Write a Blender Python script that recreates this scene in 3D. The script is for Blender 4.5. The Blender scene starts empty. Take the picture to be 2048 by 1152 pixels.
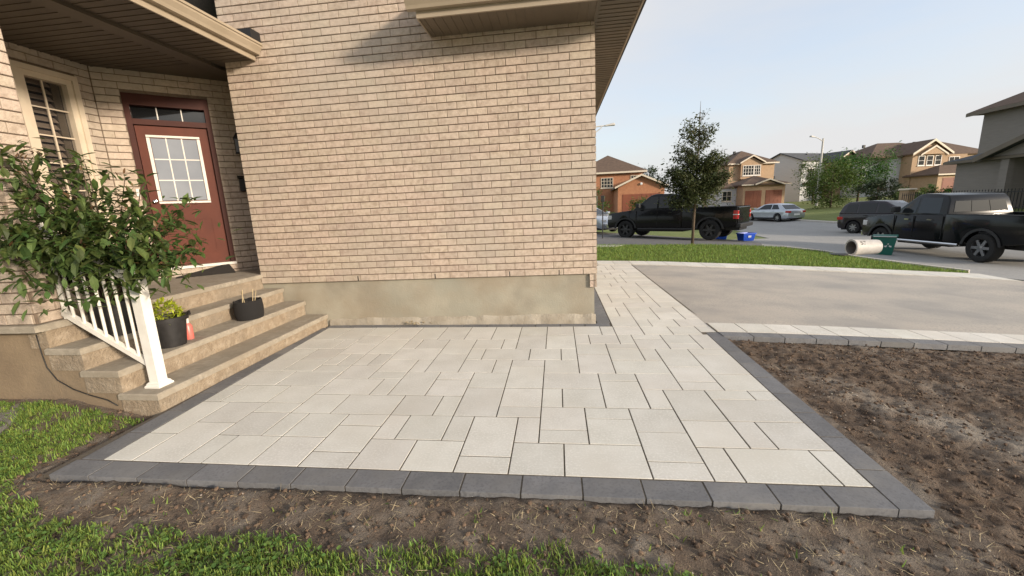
import bpy, bmesh, math, random
import numpy as np
from mathutils import Vector, Matrix, Euler
R = math.radians
random.seed(7); rng = np.random.default_rng(7)
S = bpy.context.scene
COL = S.collection

# ------------------------------------------------------------------ camera
cam_d = bpy.data.cameras.new('camera'); cam = bpy.data.objects.new('camera', cam_d); COL.objects.link(cam)
cam_d.sensor_fit = 'HORIZONTAL'; cam_d.sensor_width = 36.0; cam_d.lens = 813.413/2048*36
cam_d.clip_start = 0.05; cam_d.clip_end = 3000
yaw, pit, roll, CAMH = R(6.578), R(-11.115), R(-2.2096), 1.5242
fwd = Vector((-math.sin(yaw)*math.cos(pit), math.cos(yaw)*math.cos(pit), math.sin(pit)))
rt = Vector((math.cos(yaw), math.sin(yaw), 0)); up = rt.cross(fwd)
r2 = rt*math.cos(roll)+up*math.sin(roll); u2 = up*math.cos(roll)-rt*math.sin(roll)
M = Matrix((r2, u2, -fwd)).transposed().to_4x4(); M.translation = (0, 0, CAMH)
cam.matrix_world = M
S.camera = cam

# ------------------------------------------------------------------ sky, sun, exposure
SUN_TO = Vector((0.86, -0.50, 0.245)).normalized()         # towards the sun: low, to the right behind the viewer
sun_el = math.asin(SUN_TO.z); sun_az = math.atan2(SUN_TO.x, SUN_TO.y)
W = bpy.data.worlds.new('World'); S.world = W; W.use_nodes = True
nt = W.node_tree; nt.nodes.clear()
def N(t, nt=nt, **k):
    n = nt.nodes.new(t)
    for a, b in k.items(): setattr(n, a, b)
    return n
sky = N('ShaderNodeTexSky', sky_type='NISHITA', sun_disc=False, sun_elevation=sun_el, sun_rotation=sun_az,
        air_density=1.0, dust_density=2.2, ozone_density=2.0, altitude=80)
tc = N('ShaderNodeTexCoord'); mp = N('ShaderNodeMapping'); mp.inputs['Scale'].default_value = (1.0, 1.3, 4.2)
mp.inputs['Rotation'].default_value = (0.25, 0.0, 0.5)
nz = N('ShaderNodeTexNoise'); nz.inputs['Scale'].default_value = 1.15; nz.inputs['Detail'].default_value = 5; nz.inputs['Roughness'].default_value = 0.5
rp = N('ShaderNodeValToRGB'); rp.color_ramp.elements[0].position = 0.36; rp.color_ramp.elements[1].position = 0.66
bw = N('ShaderNodeRGBToBW')
cl = N('ShaderNodeMix', data_type='RGBA'); cl.blend_type = 'MIX'
hs = N('ShaderNodeMix', data_type='RGBA')
bg = N('ShaderNodeBackground'); ow = N('ShaderNodeOutputWorld')
SKY_STRENGTH = 0.15
bg.inputs['Strength'].default_value = SKY_STRENGTH
L = nt.links.new
L(tc.outputs['Generated'], mp.inputs['Vector']); L(mp.outputs['Vector'], nz.inputs['Vector']); L(nz.outputs['Fac'], rp.inputs['Fac'])
# thin high haze: a veil over the whole sky, thicker in soft streaks
cloudc = N('ShaderNodeRGB'); cloudc.outputs[0].default_value = (2.18, 2.16, 2.17, 1)
mf = N('ShaderNodeMath', operation='MULTIPLY_ADD'); mf.inputs[1].default_value = 0.46; mf.inputs[2].default_value = 0.52
L(rp.outputs['Color'], mf.inputs[0]); L(mf.outputs[0], cl.inputs['Factor'])
L(sky.outputs['Color'], cl.inputs['A']); L(cloudc.outputs[0], cl.inputs['B'])
L(cl.outputs['Result'], bg.inputs['Color']); L(bg.outputs[0], ow.inputs['Surface'])
sd = bpy.data.lights.new('sun', 'SUN'); sd.energy = 2.05; sd.angle = R(7.0); sd.color = (1.0, 0.86, 0.70)
so = bpy.data.objects.new('sun', sd); COL.objects.link(so)
so.rotation_euler = SUN_TO.to_track_quat('Z', 'Y').to_euler(); so.location = (30, -20, 20)
vs = S.view_settings
S.display_settings.display_device = 'sRGB'
vs.view_transform = 'Standard'; vs.look = 'None'; vs.gamma = 1.0; vs.use_curve_mapping = False
vs.exposure = 1.3
S.cycles.max_bounces = 6; S.cycles.use_denoising = True

# ------------------------------------------------------------------ terrain height (metres), fitted through spot levels of the street
CP = np.array([(0,0,0),(0,11,0),(2,5,0),(2,10.6,0),(-6,3,0),(5,4.5,-.15),(5,10,-.1),(9,9.5,-.32),(9,4.5,-.35),(11.7,12.7,-.45),(11.6,16,-.45),(13,5,-.45),(13,-8,-.45),(5.5,15.5,.03),(6.1,17.4,-.07),(3.1,19.5,0),(8,17,-.14),(15.2,22.9,-.42),(17.8,35.5,-.33),(28,60,.45),(30,51.5,.54),(44,54,1.4),(25,29,.7),(22,20,.3),(8,50,.6),(0,30,.2),(-12,12,0),(-12,0,0),(0,-12,0),(20,2,-.1),(24,-10,0),(16,50,0),(40,30,1.2),(60,80,1.5),(0,90,.8),(-30,40,.3),(90,20,1.5),(19,29,-.2),(21,45,0)], float)
def Kf(d): return np.sqrt(d*d+4.0)
_D = np.linalg.norm(CP[:, None, :2]-CP[None, :, :2], axis=2); _n = len(CP)
_A = np.block([[Kf(_D), np.ones((_n, 1))], [np.ones((1, _n)), np.zeros((1, 1))]])
_W = np.linalg.solve(_A, np.append(CP[:, 2], 0))
def H(x, y):
    x = np.asarray(x, float); y = np.asarray(y, float)
    d = np.hypot(x[..., None]-CP[:, 0], y[..., None]-CP[:, 1])
    return Kf(d) @ _W[:-1] + _W[-1]
def Hf(x, y):
    v = float(H(x, y)); far = math.hypot(x-20, y-30)
    return v

# ------------------------------------------------------------------ smooth value noise for numpy
def vnoise(x, y, seed=0, octaves=4, scale=1.0, rough=0.5):
    out = np.zeros(np.broadcast(x, y).shape); amp = 1.0; tot = 0; f = scale
    for o in range(octaves):
        g = np.random.default_rng(seed*131+o).random((64, 64))
        xs = (x*f) % 64; ys = (y*f) % 64
        xi = np.floor(xs).astype(int); yi = np.floor(ys).astype(int); fx = xs-xi; fy = ys-yi
        fx = fx*fx*(3-2*fx); fy = fy*fy*(3-2*fy)
        a = g[xi % 64, yi % 64]; b = g[(xi+1) % 64, yi % 64]; c = g[xi % 64, (yi+1) % 64]; d = g[(xi+1) % 64, (yi+1) % 64]
        out += amp*((a*(1-fx)+b*fx)*(1-fy)+(c*(1-fx)+d*fx)*fy); tot += amp; amp *= rough; f *= 2.03
    return out/tot

# ------------------------------------------------------------------ materials
MATS = {}
def mat(name, col, rough=0.8, var=0.0, col2=None, nscale=8.0, namt=1.0, bump=0.0, bscale=60.0, bdist=0.01, metal=0.0, coat=0.0,
        spec=0.5, rampk=(0.35, 0.65), detail=5.0, hue=0.0, trans=0.0, attr=None, attrcol=None, stretch=(1, 1, 1), col3=None, n3=1.2, emis=None, subs=0.0, alpha=1.0, obj=False, col4=None, n4=.7):
    m = bpy.data.materials.new(name); m.use_nodes = True; t = m.node_tree; b = t.nodes['Principled BSDF']; ln = t.links.new
    n = lambda ty, **k: N(ty, t, **k)
    b.inputs['Roughness'].default_value = rough; b.inputs['Metallic'].default_value = metal
    b.inputs['Coat Weight'].default_value = coat; b.inputs['Coat Roughness'].default_value = 0.05
    b.inputs['Specular IOR Level'].default_value = spec
    if trans: b.inputs['Transmission Weight'].default_value = trans
    if alpha < 1: b.inputs['Alpha'].default_value = alpha
    c4 = lambda c: (c[0], c[1], c[2], 1)
    if obj:
        pos = n('ShaderNodeTexCoord').outputs['Object']
    else:
        pos = n('ShaderNodeNewGeometry').outputs['Position']
    geo = n('ShaderNodeNewGeometry')
    mpn = n('ShaderNodeMapping'); mpn.inputs['Scale'].default_value = stretch; ln(pos, mpn.inputs['Vector']); vec = mpn.outputs['Vector']
    rgb = n('ShaderNodeRGB'); rgb.outputs[0].default_value = c4(col); out = rgb.outputs[0]
    if col2 is not None:
        nz = n('ShaderNodeTexNoise'); nz.inputs['Scale'].default_value = nscale; nz.inputs['Detail'].default_value = detail; ln(vec, nz.inputs['Vector'])
        rp = n('ShaderNodeValToRGB'); rp.color_ramp.elements[0].position = rampk[0]; rp.color_ramp.elements[1].position = rampk[1]; ln(nz.outputs['Fac'], rp.inputs['Fac'])
        mm = n('ShaderNodeMath', operation='MULTIPLY'); mm.inputs[1].default_value = namt; ln(rp.outputs['Color'], mm.inputs[0])
        mx = n('ShaderNodeMix', data_type='RGBA'); ln(mm.outputs[0], mx.inputs['Factor']); ln(out, mx.inputs['A']); mx.inputs['B'].default_value = c4(col2); out = mx.outputs['Result']
    if col3 is not None:
        nz = n('ShaderNodeTexNoise'); nz.inputs['Scale'].default_value = n3; nz.inputs['Detail'].default_value = 4; ln(vec, nz.inputs['Vector'])
        rp = n('ShaderNodeValToRGB'); rp.color_ramp.elements[0].position = 0.48; rp.color_ramp.elements[1].position = 0.68; ln(nz.outputs['Fac'], rp.inputs['Fac'])
        mx = n('ShaderNodeMix', data_type='RGBA'); ln(rp.outputs['Color'], mx.inputs['Factor']); ln(out, mx.inputs['A']); mx.inputs['B'].default_value = c4(col3); out = mx.outputs['Result']
    if col4 is not None:
        nz = n('ShaderNodeTexNoise'); nz.inputs['Scale'].default_value = n4; nz.inputs['Detail'].default_value = 6; ln(pos, nz.inputs['Vector'])
        rp = n('ShaderNodeValToRGB'); rp.color_ramp.elements[0].position = 0.46; rp.color_ramp.elements[1].position = 0.66; ln(nz.outputs['Fac'], rp.inputs['Fac'])
        m4 = n('ShaderNodeMath', operation='MULTIPLY'); m4.inputs[1].default_value = .6; ln(rp.outputs['Color'], m4.inputs[0])
        mx = n('ShaderNodeMix', data_type='RGBA'); ln(m4.outputs[0], mx.inputs['Factor']); ln(out, mx.inputs['A']); mx.inputs['B'].default_value = c4(col4); out = mx.outputs['Result']
    if attr:
        at = n('ShaderNodeAttribute', attribute_name=attr)
        mx = n('ShaderNodeMix', data_type='RGBA'); ln(at.outputs['Fac'], mx.inputs['Factor']); ln(out, mx.inputs['A']); mx.inputs['B'].default_value = c4(attrcol); out = mx.outputs['Result']
    if var or hue:
        oi = n('ShaderNodeObjectInfo'); ad = n('ShaderNodeMath', operation='ADD'); fr = n('ShaderNodeMath', operation='FRACT')
        ln(oi.outputs['Random'], ad.inputs[0]); ln(geo.outputs['Random Per Island'], ad.inputs[1]); ln(ad.outputs[0], fr.inputs[0])
        mr = n('ShaderNodeMapRange'); mr.inputs['To Min'].default_value = 1-var; mr.inputs['To Max'].default_value = 1+var; ln(fr.outputs[0], mr.inputs['Value'])
        hsv = n('ShaderNodeHueSaturation'); ln(out, hsv.inputs['Color']); ln(mr.outputs[0], hsv.inputs['Value'])
        if hue:
            ml = n('ShaderNodeMath', operation='MULTIPLY'); ml.inputs[1].default_value = 7.31; ln(fr.outputs[0], ml.inputs[0])
            f2 = n('ShaderNodeMath', operation='FRACT'); ln(ml.outputs[0], f2.inputs[0])
            m2 = n('ShaderNodeMapRange'); m2.inputs['To Min'].default_value = 0.5-hue; m2.inputs['To Max'].default_value = 0.5+hue; ln(f2.outputs[0], m2.inputs['Value']); ln(m2.outputs[0], hsv.inputs['Hue'])
        out = hsv.outputs['Color']
    ln(out, b.inputs['Base Color'])
    if bump:
        nb = n('ShaderNodeTexNoise'); nb.inputs['Scale'].default_value = bscale; nb.inputs['Detail'].default_value = 6; nb.inputs['Roughness'].default_value = 0.65; ln(vec, nb.inputs['Vector'])
        bp = n('ShaderNodeBump'); bp.inputs['Strength'].default_value = bump; bp.inputs['Distance'].default_value = bdist; ln(nb.outputs['Fac'], bp.inputs['Height']); ln(bp.outputs[0], b.inputs['Normal'])
    if subs:
        tr = n('ShaderNodeBsdfTranslucent'); ln(out, tr.inputs['Color']); ms = n('ShaderNodeMixShader'); ms.inputs[0].default_value = subs
        o = t.nodes['Material Output']; ln(b.outputs[0], ms.inputs[1]); ln(tr.outputs[0], ms.inputs[2]); ln(ms.outputs[0], o.inputs['Surface'])
    MATS[name] = m
    return m

mat('paver', (.64, .62, .56), .9, var=.065, col2=(.565, .545, .485), nscale=4.5, bump=.45, bscale=170, bdist=.003, hue=.008, col3=(.69, .67, .615), n3=70, col4=(.58, .545, .475), n4=1.3)
mat('paver_dark', (.142, .143, .148), .8, var=.13, col2=(.18, .18, .184), nscale=9, bump=.45, bscale=170, bdist=.003, col3=(.122, .122, .126), n3=60, col4=(.20, .192, .178), n4=2.5)
mat('joint_sand', (.12, .10, .075), .95, col2=(.085, .07, .052), nscale=60, bump=.3)
mat('brick', (.480, .383, .300), .92, var=.075, col2=(.555, .455, .365), nscale=26, bump=1.0, bscale=70, bdist=.010, hue=.006, col3=(.405, .316, .244), n3=16, col4=(.435, .385, .318), n4=.75)
mat('brick_red', (.39, .18, .095), .9, var=.1, col2=(.34, .15, .08), nscale=4)
mat('brick_tan', (.42, .29, .185), .9, var=.1, col2=(.37, .255, .16), nscale=4)
mat('mortar_shaded', (.185, .138, .102), .95, col2=(.14, .104, .076), nscale=30, bump=.3, bscale=90)  # shade of the bed joints is put into this darker mortar colour
mat('mortar_pale', (.33, .265, .205), .95, col2=(.27, .215, .165), nscale=30, bump=.4, bscale=90)
mat('concrete_wall', (.36, .33, .26), .9, col2=(.25, .225, .175), nscale=2.6, bump=.45, bscale=45, bdist=.008, col3=(.29, .28, .225), n3=1.1, rampk=(.40, .72), col4=(.27, .22, .155), n4=1.6)
mat('parging', (.385, .345, .28), .95, col2=(.30, .26, .20), nscale=6, bump=.7, bscale=35, bdist=.015)
mat('step_tread', (.335, .295, .235), .92, col2=(.265, .232, .183), nscale=6, bump=.6, bscale=90, bdist=.005, col3=(.37, .325, .26), n3=22, col4=(.27, .225, .165), n4=1.8)
mat('step_riser', (.335, .265, .187), .92, col2=(.262, .203, .14), nscale=9, bump=1.0, bscale=34, bdist=.02, col3=(.38, .308, .226), n3=14, col4=(.245, .205, .155), n4=2.2)
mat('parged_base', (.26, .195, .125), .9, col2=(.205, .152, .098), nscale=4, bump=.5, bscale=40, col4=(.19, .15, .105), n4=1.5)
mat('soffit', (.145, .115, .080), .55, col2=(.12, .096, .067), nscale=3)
mat('porch_soffit_shaded', (.080, .063, .043), .6, col2=(.068, .053, .036), nscale=3)  # same aluminium as soffit; porch shade put into the darker colour
mat('fascia', (.37, .305, .225), .45, col2=(.33, .27, .195), nscale=4)
mat('roof_dark', (.045, .045, .05), .9, col2=(.065, .06, .06), nscale=30, bump=.5, bscale=80)
mat('door_red', (.118, .033, .019), .6, col2=(.095, .027, .016), nscale=5, bump=.1, bscale=40, spec=.25)
mat('door_frame', (.060, .017, .011), .6, col2=(.05, .014, .01), nscale=4, spec=.25)
mat('white_trim', (.72, .68, .62), .5, col2=(.62, .58, .52), nscale=5)
mat('window_cream', (.62, .53, .41), .55, col2=(.56, .47, .36), nscale=6)
mat('glass_door', (.25, .27, .305), .06, col2=(.18, .195, .225), nscale=1.6, spec=.9)  # pale blue-grey base paints the reflected sky into the panes
mat('glass_dark', (.012, .013, .015), .03, spec=.8)
mat('shutter', (.30, .235, .18), .6)
mat('white_metal', (.78, .75, .69), .4, col2=(.68, .64, .57), nscale=14, namt=.6)
mat('black_plastic', (.014, .013, .013), .5, col2=(.022, .02, .02), nscale=20)
mat('black_fabric', (.012, .011, .011), .95, bump=.6, bscale=200, bdist=.004)
mat('potting_soil', (.05, .035, .022), 1.0, bump=.8, bscale=60)
mat('bottle_pink', (.72, .16, .13), .35)
mat('shrub_leaf', (.066, .110, .030), .5, var=.48, col2=(.105, .148, .04), nscale=6, hue=.03, subs=.34, spec=.4)
mat('young_leaf', (.17, .10, .045), .55, var=.35, hue=.02, subs=.3)
mat('lime_leaf', (.36, .42, .03), .6, var=.25, hue=.015, subs=.3)
mat('bark', (.12, .085, .055), .9, col2=(.07, .05, .035), nscale=30, bump=.6)
mat('tree_leaf', (.068, .084, .028), .6, var=.42, hue=.03, subs=.28)
mat('green_leaf', (.055, .135, .018), .6, var=.35, hue=.02, subs=.22)
mat('olive_leaf', (.085, .135, .02), .6, var=.30, hue=.02, subs=.22)
mat('dark_leaf', (.030, .05, .018), .7, var=.35, hue=.02, subs=.18)
mat('grass_blade', (.185, .265, .055), .6, var=.42, hue=.03, subs=.3, spec=.3)
mat('clover', (.13, .215, .05), .6, var=.4, hue=.02, subs=.3, spec=.3)
mat('dry_straw', (.40, .32, .19), .8, var=.3)
mat('lawn', (.155, .178, .046), .95, col2=(.195, .20, .06), nscale=1.6, bump=.8, bscale=25, bdist=.04, col3=(.13, .165, .036), n3=7)
mat('ground', (.125, .16, .034), .95, col2=(.16, .18, .045), nscale=.6, bump=.6, bscale=10, bdist=.06)
mat('soil', (.152, .103, .067), .97, col2=(.072, .047, .030), nscale=12, bump=1.0, bscale=75, bdist=.035, col3=(.20, .148, .104), n3=7, attr='dust', attrcol=(.35, .305, .25), rampk=(.40, .60))
mat('clod', (.14, .094, .062), .97, var=.45, col2=(.085, .056, .037), nscale=40)
mat('gravel', (.36, .31, .255), .9, var=.4, hue=.02)
mat('asphalt', (.285, .28, .265), .93, col2=(.325, .318, .30), nscale=1.2, bump=.5, bscale=180, bdist=.004, col3=(.245, .24, .23), n3=30)
mat('drive_asphalt', (.315, .30, .275), .95, col2=(.455, .41, .352), nscale=.8, bump=.6, bscale=230, bdist=.005, col3=(.30, .285, .26), n3=42, rampk=(.36, .60), detail=10, stretch=(1, 1.3, 1), col4=(.44, .395, .34), n4=1.3)
mat('dark_asphalt', (.13, .124, .12), .9, col2=(.16, .153, .148), nscale=2, bump=.3, bscale=150)
mat('curb', (.50, .47, .42), .9, col2=(.42, .39, .35), nscale=6)
mat('slab_grey', (.20, .185, .165), .9, col2=(.14, .13, .115), nscale=5, bump=.4)
mat('black_paint', (.004, .004, .0045), .25, coat=.25, spec=.25)
mat('plum_paint', (.016, .012, .017), .22, coat=.5, spec=.3)
mat('silver_paint', (.42, .45, .50), .25, metal=.5, coat=1.0)
mat('white_paint', (.78, .78, .78), .2, coat=1.0)
mat('car_glass', (.016, .019, .021), .06, spec=.4)
mat('tyre', (.012, .012, .012), .85, bump=.3)
mat('rim', (.33, .33, .34), .3, metal=.9)
mat('rim_dark', (.06, .06, .062), .35, metal=.7)
mat('chrome', (.62, .62, .62), .12, metal=1.0)
mat('trim_black', (.015, .015, .016), .55)
mat('lamp_red', (.42, .012, .015), .15, coat=1.0)
mat('lamp_clear', (.62, .62, .62), .1, spec=.9)
mat('bin_green', (.006, .11, .082), .45)
mat('bin_blue', (.014, .085, .55), .4)
mat('bin_white', (.54, .515, .48), .55, col2=(.46, .43, .39), nscale=9)
mat('ink', (.05, .045, .04), .7)
mat('siding_white', (.50, .50, .50), .7, col2=(.46, .46, .465), nscale=1, stretch=(1, 1, 12))
mat('siding_grey', (.235, .210, .187), .85, col2=(.213, .19, .168), nscale=1.5, stretch=(1, 1, 10))
mat('roof_brown', (.10, .066, .046), .95, col2=(.13, .086, .06), nscale=3, bump=.4, bscale=14)
mat('roof_grey', (.065, .068, .074), .95, col2=(.085, .088, .094), nscale=3, bump=.4, bscale=14)
mat('garage_door', (.22, .065, .03), .6, col2=(.18, .052, .026), nscale=1)
mat('trim_pale', (.62, .54, .43), .6)
mat('lamp_pole', (.55, .53, .49), .6, col2=(.48, .46, .43), nscale=4)
mat('iron_black', (.012, .012, .012), .6)
mat('dark_wedge', (.02, .017, .015), .98, bump=.6, bscale=150)

# ------------------------------------------------------------------ mesh helpers
class MB:
    def __init__(s): s.v = []; s.f = []
    def add(s, vs, fs):
        o = len(s.v); s.v += [tuple(p) for p in vs]; s.f += [tuple(i+o for i in f) for f in fs]; return s
    def box(s, x0, x1, y0, y1, z0, z1):
        return s.add([(x0,y0,z0),(x1,y0,z0),(x1,y1,z0),(x0,y1,z0),(x0,y0,z1),(x1,y0,z1),(x1,y1,z1),(x0,y1,z1)],
                     [(0,3,2,1),(4,5,6,7),(0,1,5,4),(1,2,6,5),(2,3,7,6),(3,0,4,7)])
    def cbox(s, x0, x1, y0, y1, z0, z1, c):
        """box whose top edges are chamfered by c"""
        return s.add([(x0,y0,z0),(x1,y0,z0),(x1,y1,z0),(x0,y1,z0),(x0,y0,z1-c),(x1,y0,z1-c),(x1,y1,z1-c),(x0,y1,z1-c),
                      (x0+c,y0+c,z1),(x1-c,y0+c,z1),(x1-c,y1-c,z1),(x0+c,y1-c,z1)],
                     [(0,3,2,1),(0,1,5,4),(1,2,6,5),(2,3,7,6),(3,0,4,7),(4,5,9,8),(5,6,10,9),(6,7,11,10),(7,4,8,11),(8,9,10,11)])
    def quad(s, a, b, c, d): return s.add([a,b,c,d], [(0,1,2,3)])
    def poly(s, pts): return s.add(pts, [tuple(range(len(pts)))])
    def prism(s, pts, vec):
        """closed prism: polygon pts swept by vec"""
        n = len(pts); vec = Vector(vec); q = [tuple(Vector(p)+vec) for p in pts]
        return s.add(list(pts)+q, [tuple(reversed(range(n))), tuple(range(n, 2*n))]+[(i, (i+1) % n, n+(i+1) % n, n+i) for i in range(n)])
    def tube(s, pts, r, n=8, cap=True):
        pts = [Vector(p) for p in pts]; rs = r if isinstance(r, (list, tuple)) else [r]*len(pts); rings = []
        for i, p in enumerate(pts):
            t = (pts[min(i+1, len(pts)-1)]-pts[max(i-1, 0)]).normalized()
            a = Vector((0, 0, 1)) if abs(t.z) < .9 else Vector((1, 0, 0)); u = t.cross(a).normalized(); w = t.cross(u)
            rings.append([tuple(p+(u*math.cos(2*math.pi*k/n)+w*math.sin(2*math.pi*k/n))*rs[i]) for k in range(n)])
        vs = sum(rings, []); fs = []
        for i in range(len(pts)-1):
            for k in range(n): fs.append((i*n+k, i*n+(k+1) % n, (i+1)*n+(k+1) % n, (i+1)*n+k))
        if cap: fs += [tuple(reversed(range(n))), tuple(range((len(pts)-1)*n, len(pts)*n))]
        return s.add(vs, fs)
    def lathe(s, prof, n=20, c=(0, 0, 0), axis='z', jag=None):
        """prof: list of (radius, height); turned round an axis through c"""
        vs = []; fs = []
        for (r, h) in prof:
            for k in range(n):
                a = 2*math.pi*k/n; x, y = r*math.cos(a), r*math.sin(a)
                p = (x, y, h) if axis == 'z' else ((h, x, y) if axis == 'x' else (x, h, y))
                vs.append((p[0]+c[0], p[1]+c[1], p[2]+c[2]))
        for i in range(len(prof)-1):
            for k in range(n): fs.append((i*n+k, i*n+(k+1) % n, (i+1)*n+(k+1) % n, (i+1)*n+k))
        return s.add(vs, fs)
    def xf(s, m):
        s.v = [tuple(m @ Vector(p)) for p in s.v]; return s
    def mesh(s, name):
        me = bpy.data.meshes.new(name); me.from_pydata(s.v, [], s.f)
        bm = bmesh.new(); bm.from_mesh(me); bmesh.ops.recalc_face_normals(bm, faces=bm.faces); bm.to_mesh(me); bm.free(); me.update()
        return me
    def build(s, name, m, parent=None, smooth=False, bevel=0, segs=2):
        me = s.mesh(name)
        if bevel:
            bm = bmesh.new(); bm.from_mesh(me); bmesh.ops.remove_doubles(bm, verts=bm.verts, dist=1e-5)
            ed = [e for e in bm.edges if len(e.link_faces) == 2 and e.calc_face_angle(0) > .45]
            try: bmesh.ops.bevel(bm, geom=ed, offset=bevel, segments=segs, affect='EDGES', profile=.5, clamp_overlap=True)
            except Exception: pass
            bm.to_mesh(me); bm.free()
        return link(name, me, m, parent, smooth)
def link(name, me, m, parent=None, smooth=False):
    o = bpy.data.objects.new(name, me); COL.objects.link(o)
    if m is not None and not me.materials: me.materials.append(MATS[m] if isinstance(m, str) else m)
    if parent is not None: o.parent = parent
    if smooth:
        me.polygons.foreach_set('use_smooth', [True]*len(me.polygons))
        if smooth != 'all': me.set_sharp_from_angle(angle=R(38))
    return o
def thing(name, label, cat, loc=(0, 0, 0), rz=0.0, group=None):
    o = bpy.data.objects.new(name, None); COL.objects.link(o); o.location = loc; o.rotation_euler = (0, 0, rz); o.empty_display_size = .2
    return tag(o, label, cat, group)
def tag(o, label, cat, group=None):
    o['label'] = label; o['category'] = cat
    if group: o['group'] = group
    return o
def struct(o): o['kind'] = 'structure'; return o
def stuff(o): o['kind'] = 'stuff'; return o
def scatter(name, tv, tf, rots, locs, m, parent=None, smooth=False):
    """one joined mesh of many copies of a small template"""
    tv = np.asarray(tv, float); k = len(tv); n = len(locs)
    V = np.einsum('nij,kj->nki', rots, tv)+locs[:, None, :]
    nf = len(tf); fl = len(tf[0]); F = (np.asarray(tf)[None]+(np.arange(n)*k)[:, None, None]).reshape(-1)
    me = bpy.data.meshes.new(name); me.vertices.add(n*k); me.vertices.foreach_set('co', V.reshape(-1))
    me.loops.add(n*nf*fl); me.loops.foreach_set('vertex_index', F.astype(np.int32))
    me.polygons.add(n*nf); me.polygons.foreach_set('loop_start', (np.arange(n*nf)*fl).astype(np.int32))
    me.update(calc_edges=True); me.validate(); me.polygons.foreach_set('use_smooth', [False]*len(me.polygons))
    return link(name, me, m, parent, smooth)
def rotmats(az, tilt, spin, sc):
    """n rotation matrices: spin about z, tilt about x, azimuth about z, scaled"""
    ca, sa, ct, st, cs, ss = np.cos(az), np.sin(az), np.cos(tilt), np.sin(tilt), np.cos(spin), np.sin(spin)
    z = np.zeros_like(ca); o = np.ones_like(ca)
    A = np.stack([np.stack([ca, -sa, z], -1), np.stack([sa, ca, z], -1), np.stack([z, z, o], -1)], -2)
    T = np.stack([np.stack([o, z, z], -1), np.stack([z, ct, -st], -1), np.stack([z, st, ct], -1)], -2)
    P = np.stack([np.stack([cs, -ss, z], -1), np.stack([ss, cs, z], -1), np.stack([z, z, o], -1)], -2)
    return (A @ T @ P)*np.asarray(sc)[:, None, None]
def in_poly(x, y, poly):
    x = np.asarray(x); y = np.asarray(y); r = np.zeros(x.shape, bool); n = len(poly)
    for i in range(n):
        x1, y1 = poly[i]; x2, y2 = poly[(i+1) % n]
        c = ((y1 > y) != (y2 > y)) & (x < (x2-x1)*(y-y1)/((y2-y1) or 1e-9)+x1); r ^= c
    return r
def sheet(name, poly, cell, zoff, m, depth=.12):
    """a ground sheet over polygon poly that follows the terrain, with a real edge of the given depth"""
    bm = bmesh.new(); vs = [bm.verts.new((x, y, 0)) for x, y in poly]; bm.faces.new(vs)
    xs = [p[0] for p in poly]; ys = [p[1] for p in poly]
    for ax, a, b in ((0, min(xs), max(xs)), (1, min(ys), max(ys))):
        k = int((b-a)/cell)
        for i in range(1, k+1):
            co = [0, 0, 0]; no = [0, 0, 0]; co[ax] = a+i*(b-a)/(k+1); no[ax] = 1
            bmesh.ops.bisect_plane(bm, geom=bm.verts[:]+bm.edges[:]+bm.faces[:], plane_co=co, plane_no=no)
    P = np.array([v.co[:2] for v in bm.verts]); Z = H(P[:, 0], P[:, 1])+zoff
    for v, z in zip(bm.verts, Z): v.co.z = z
    if depth:
        be = [e for e in bm.edges if len(e.link_faces) == 1]
        r = bmesh.ops.extrude_edge_only(bm, edges=be)
        for g in r['geom']:
            if isinstance(g, bmesh.types.BMVert): g.co.z -= depth
    bmesh.ops.recalc_face_normals(bm, faces=bm.faces)
    up_ = [f for f in bm.faces if abs(f.normal.z) > .5]
    if up_ and sum(f.normal.z for f in up_) < 0: bmesh.ops.reverse_faces(bm, faces=bm.faces)
    me = bpy.data.meshes.new(name); bm.to_mesh(me); bm.free()
    return struct(link(name, me, m))

# ================================================================== THE GROUND
def yard(x, y):      # inside the bare yard by the patio
    return (x > -9.2) & (x < 10.05) & (y > -3.4) & (y < 4.85)
def grid_axis(lo, hi, c, far): 
    a = list(np.arange(lo, hi+.01, c)); s = c; p = hi; r = []
    while p < far: s *= 1.35; p += s; r.append(p)
    s = c; p = lo; l = []
    while p > -far: s *= 1.35; p -= s; l.append(p)
    return np.array(l[::-1]+a+r)
gx = grid_axis(-14, 46, 1.0, 1500); gy = grid_axis(-8, 70, 1.0, 1500)
GXX, GYY = np.meshgrid(gx, gy, indexing='ij')
GZ = H(GXX, GYY); far = np.clip((np.hypot(GXX-20, GYY-30)-80)/120, 0, 1); GZ = GZ*(1-far)+0.9*far-.06
GZ = np.where(yard(GXX, GYY) | ((GXX > -9) & (GXX < 2.6) & (GYY > 3) & (GYY < 11)), GZ-.45, GZ)
GZ = np.where((GXX > 1.5) & (GXX < 10.2) & (GYY > 4) & (GYY < 10.3), GZ-.2, GZ)
nx, ny = GXX.shape
me = bpy.data.meshes.new('ground')
me.from_pydata(np.stack([GXX, GYY, GZ], -1).reshape(-1, 3).tolist(), [], [(i*ny+j, (i+1)*ny+j, (i+1)*ny+j+1, i*ny+j+1) for i in range(nx-1) for j in range(ny-1)])
g = struct(link('ground', me, 'ground', smooth='all'))

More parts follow.
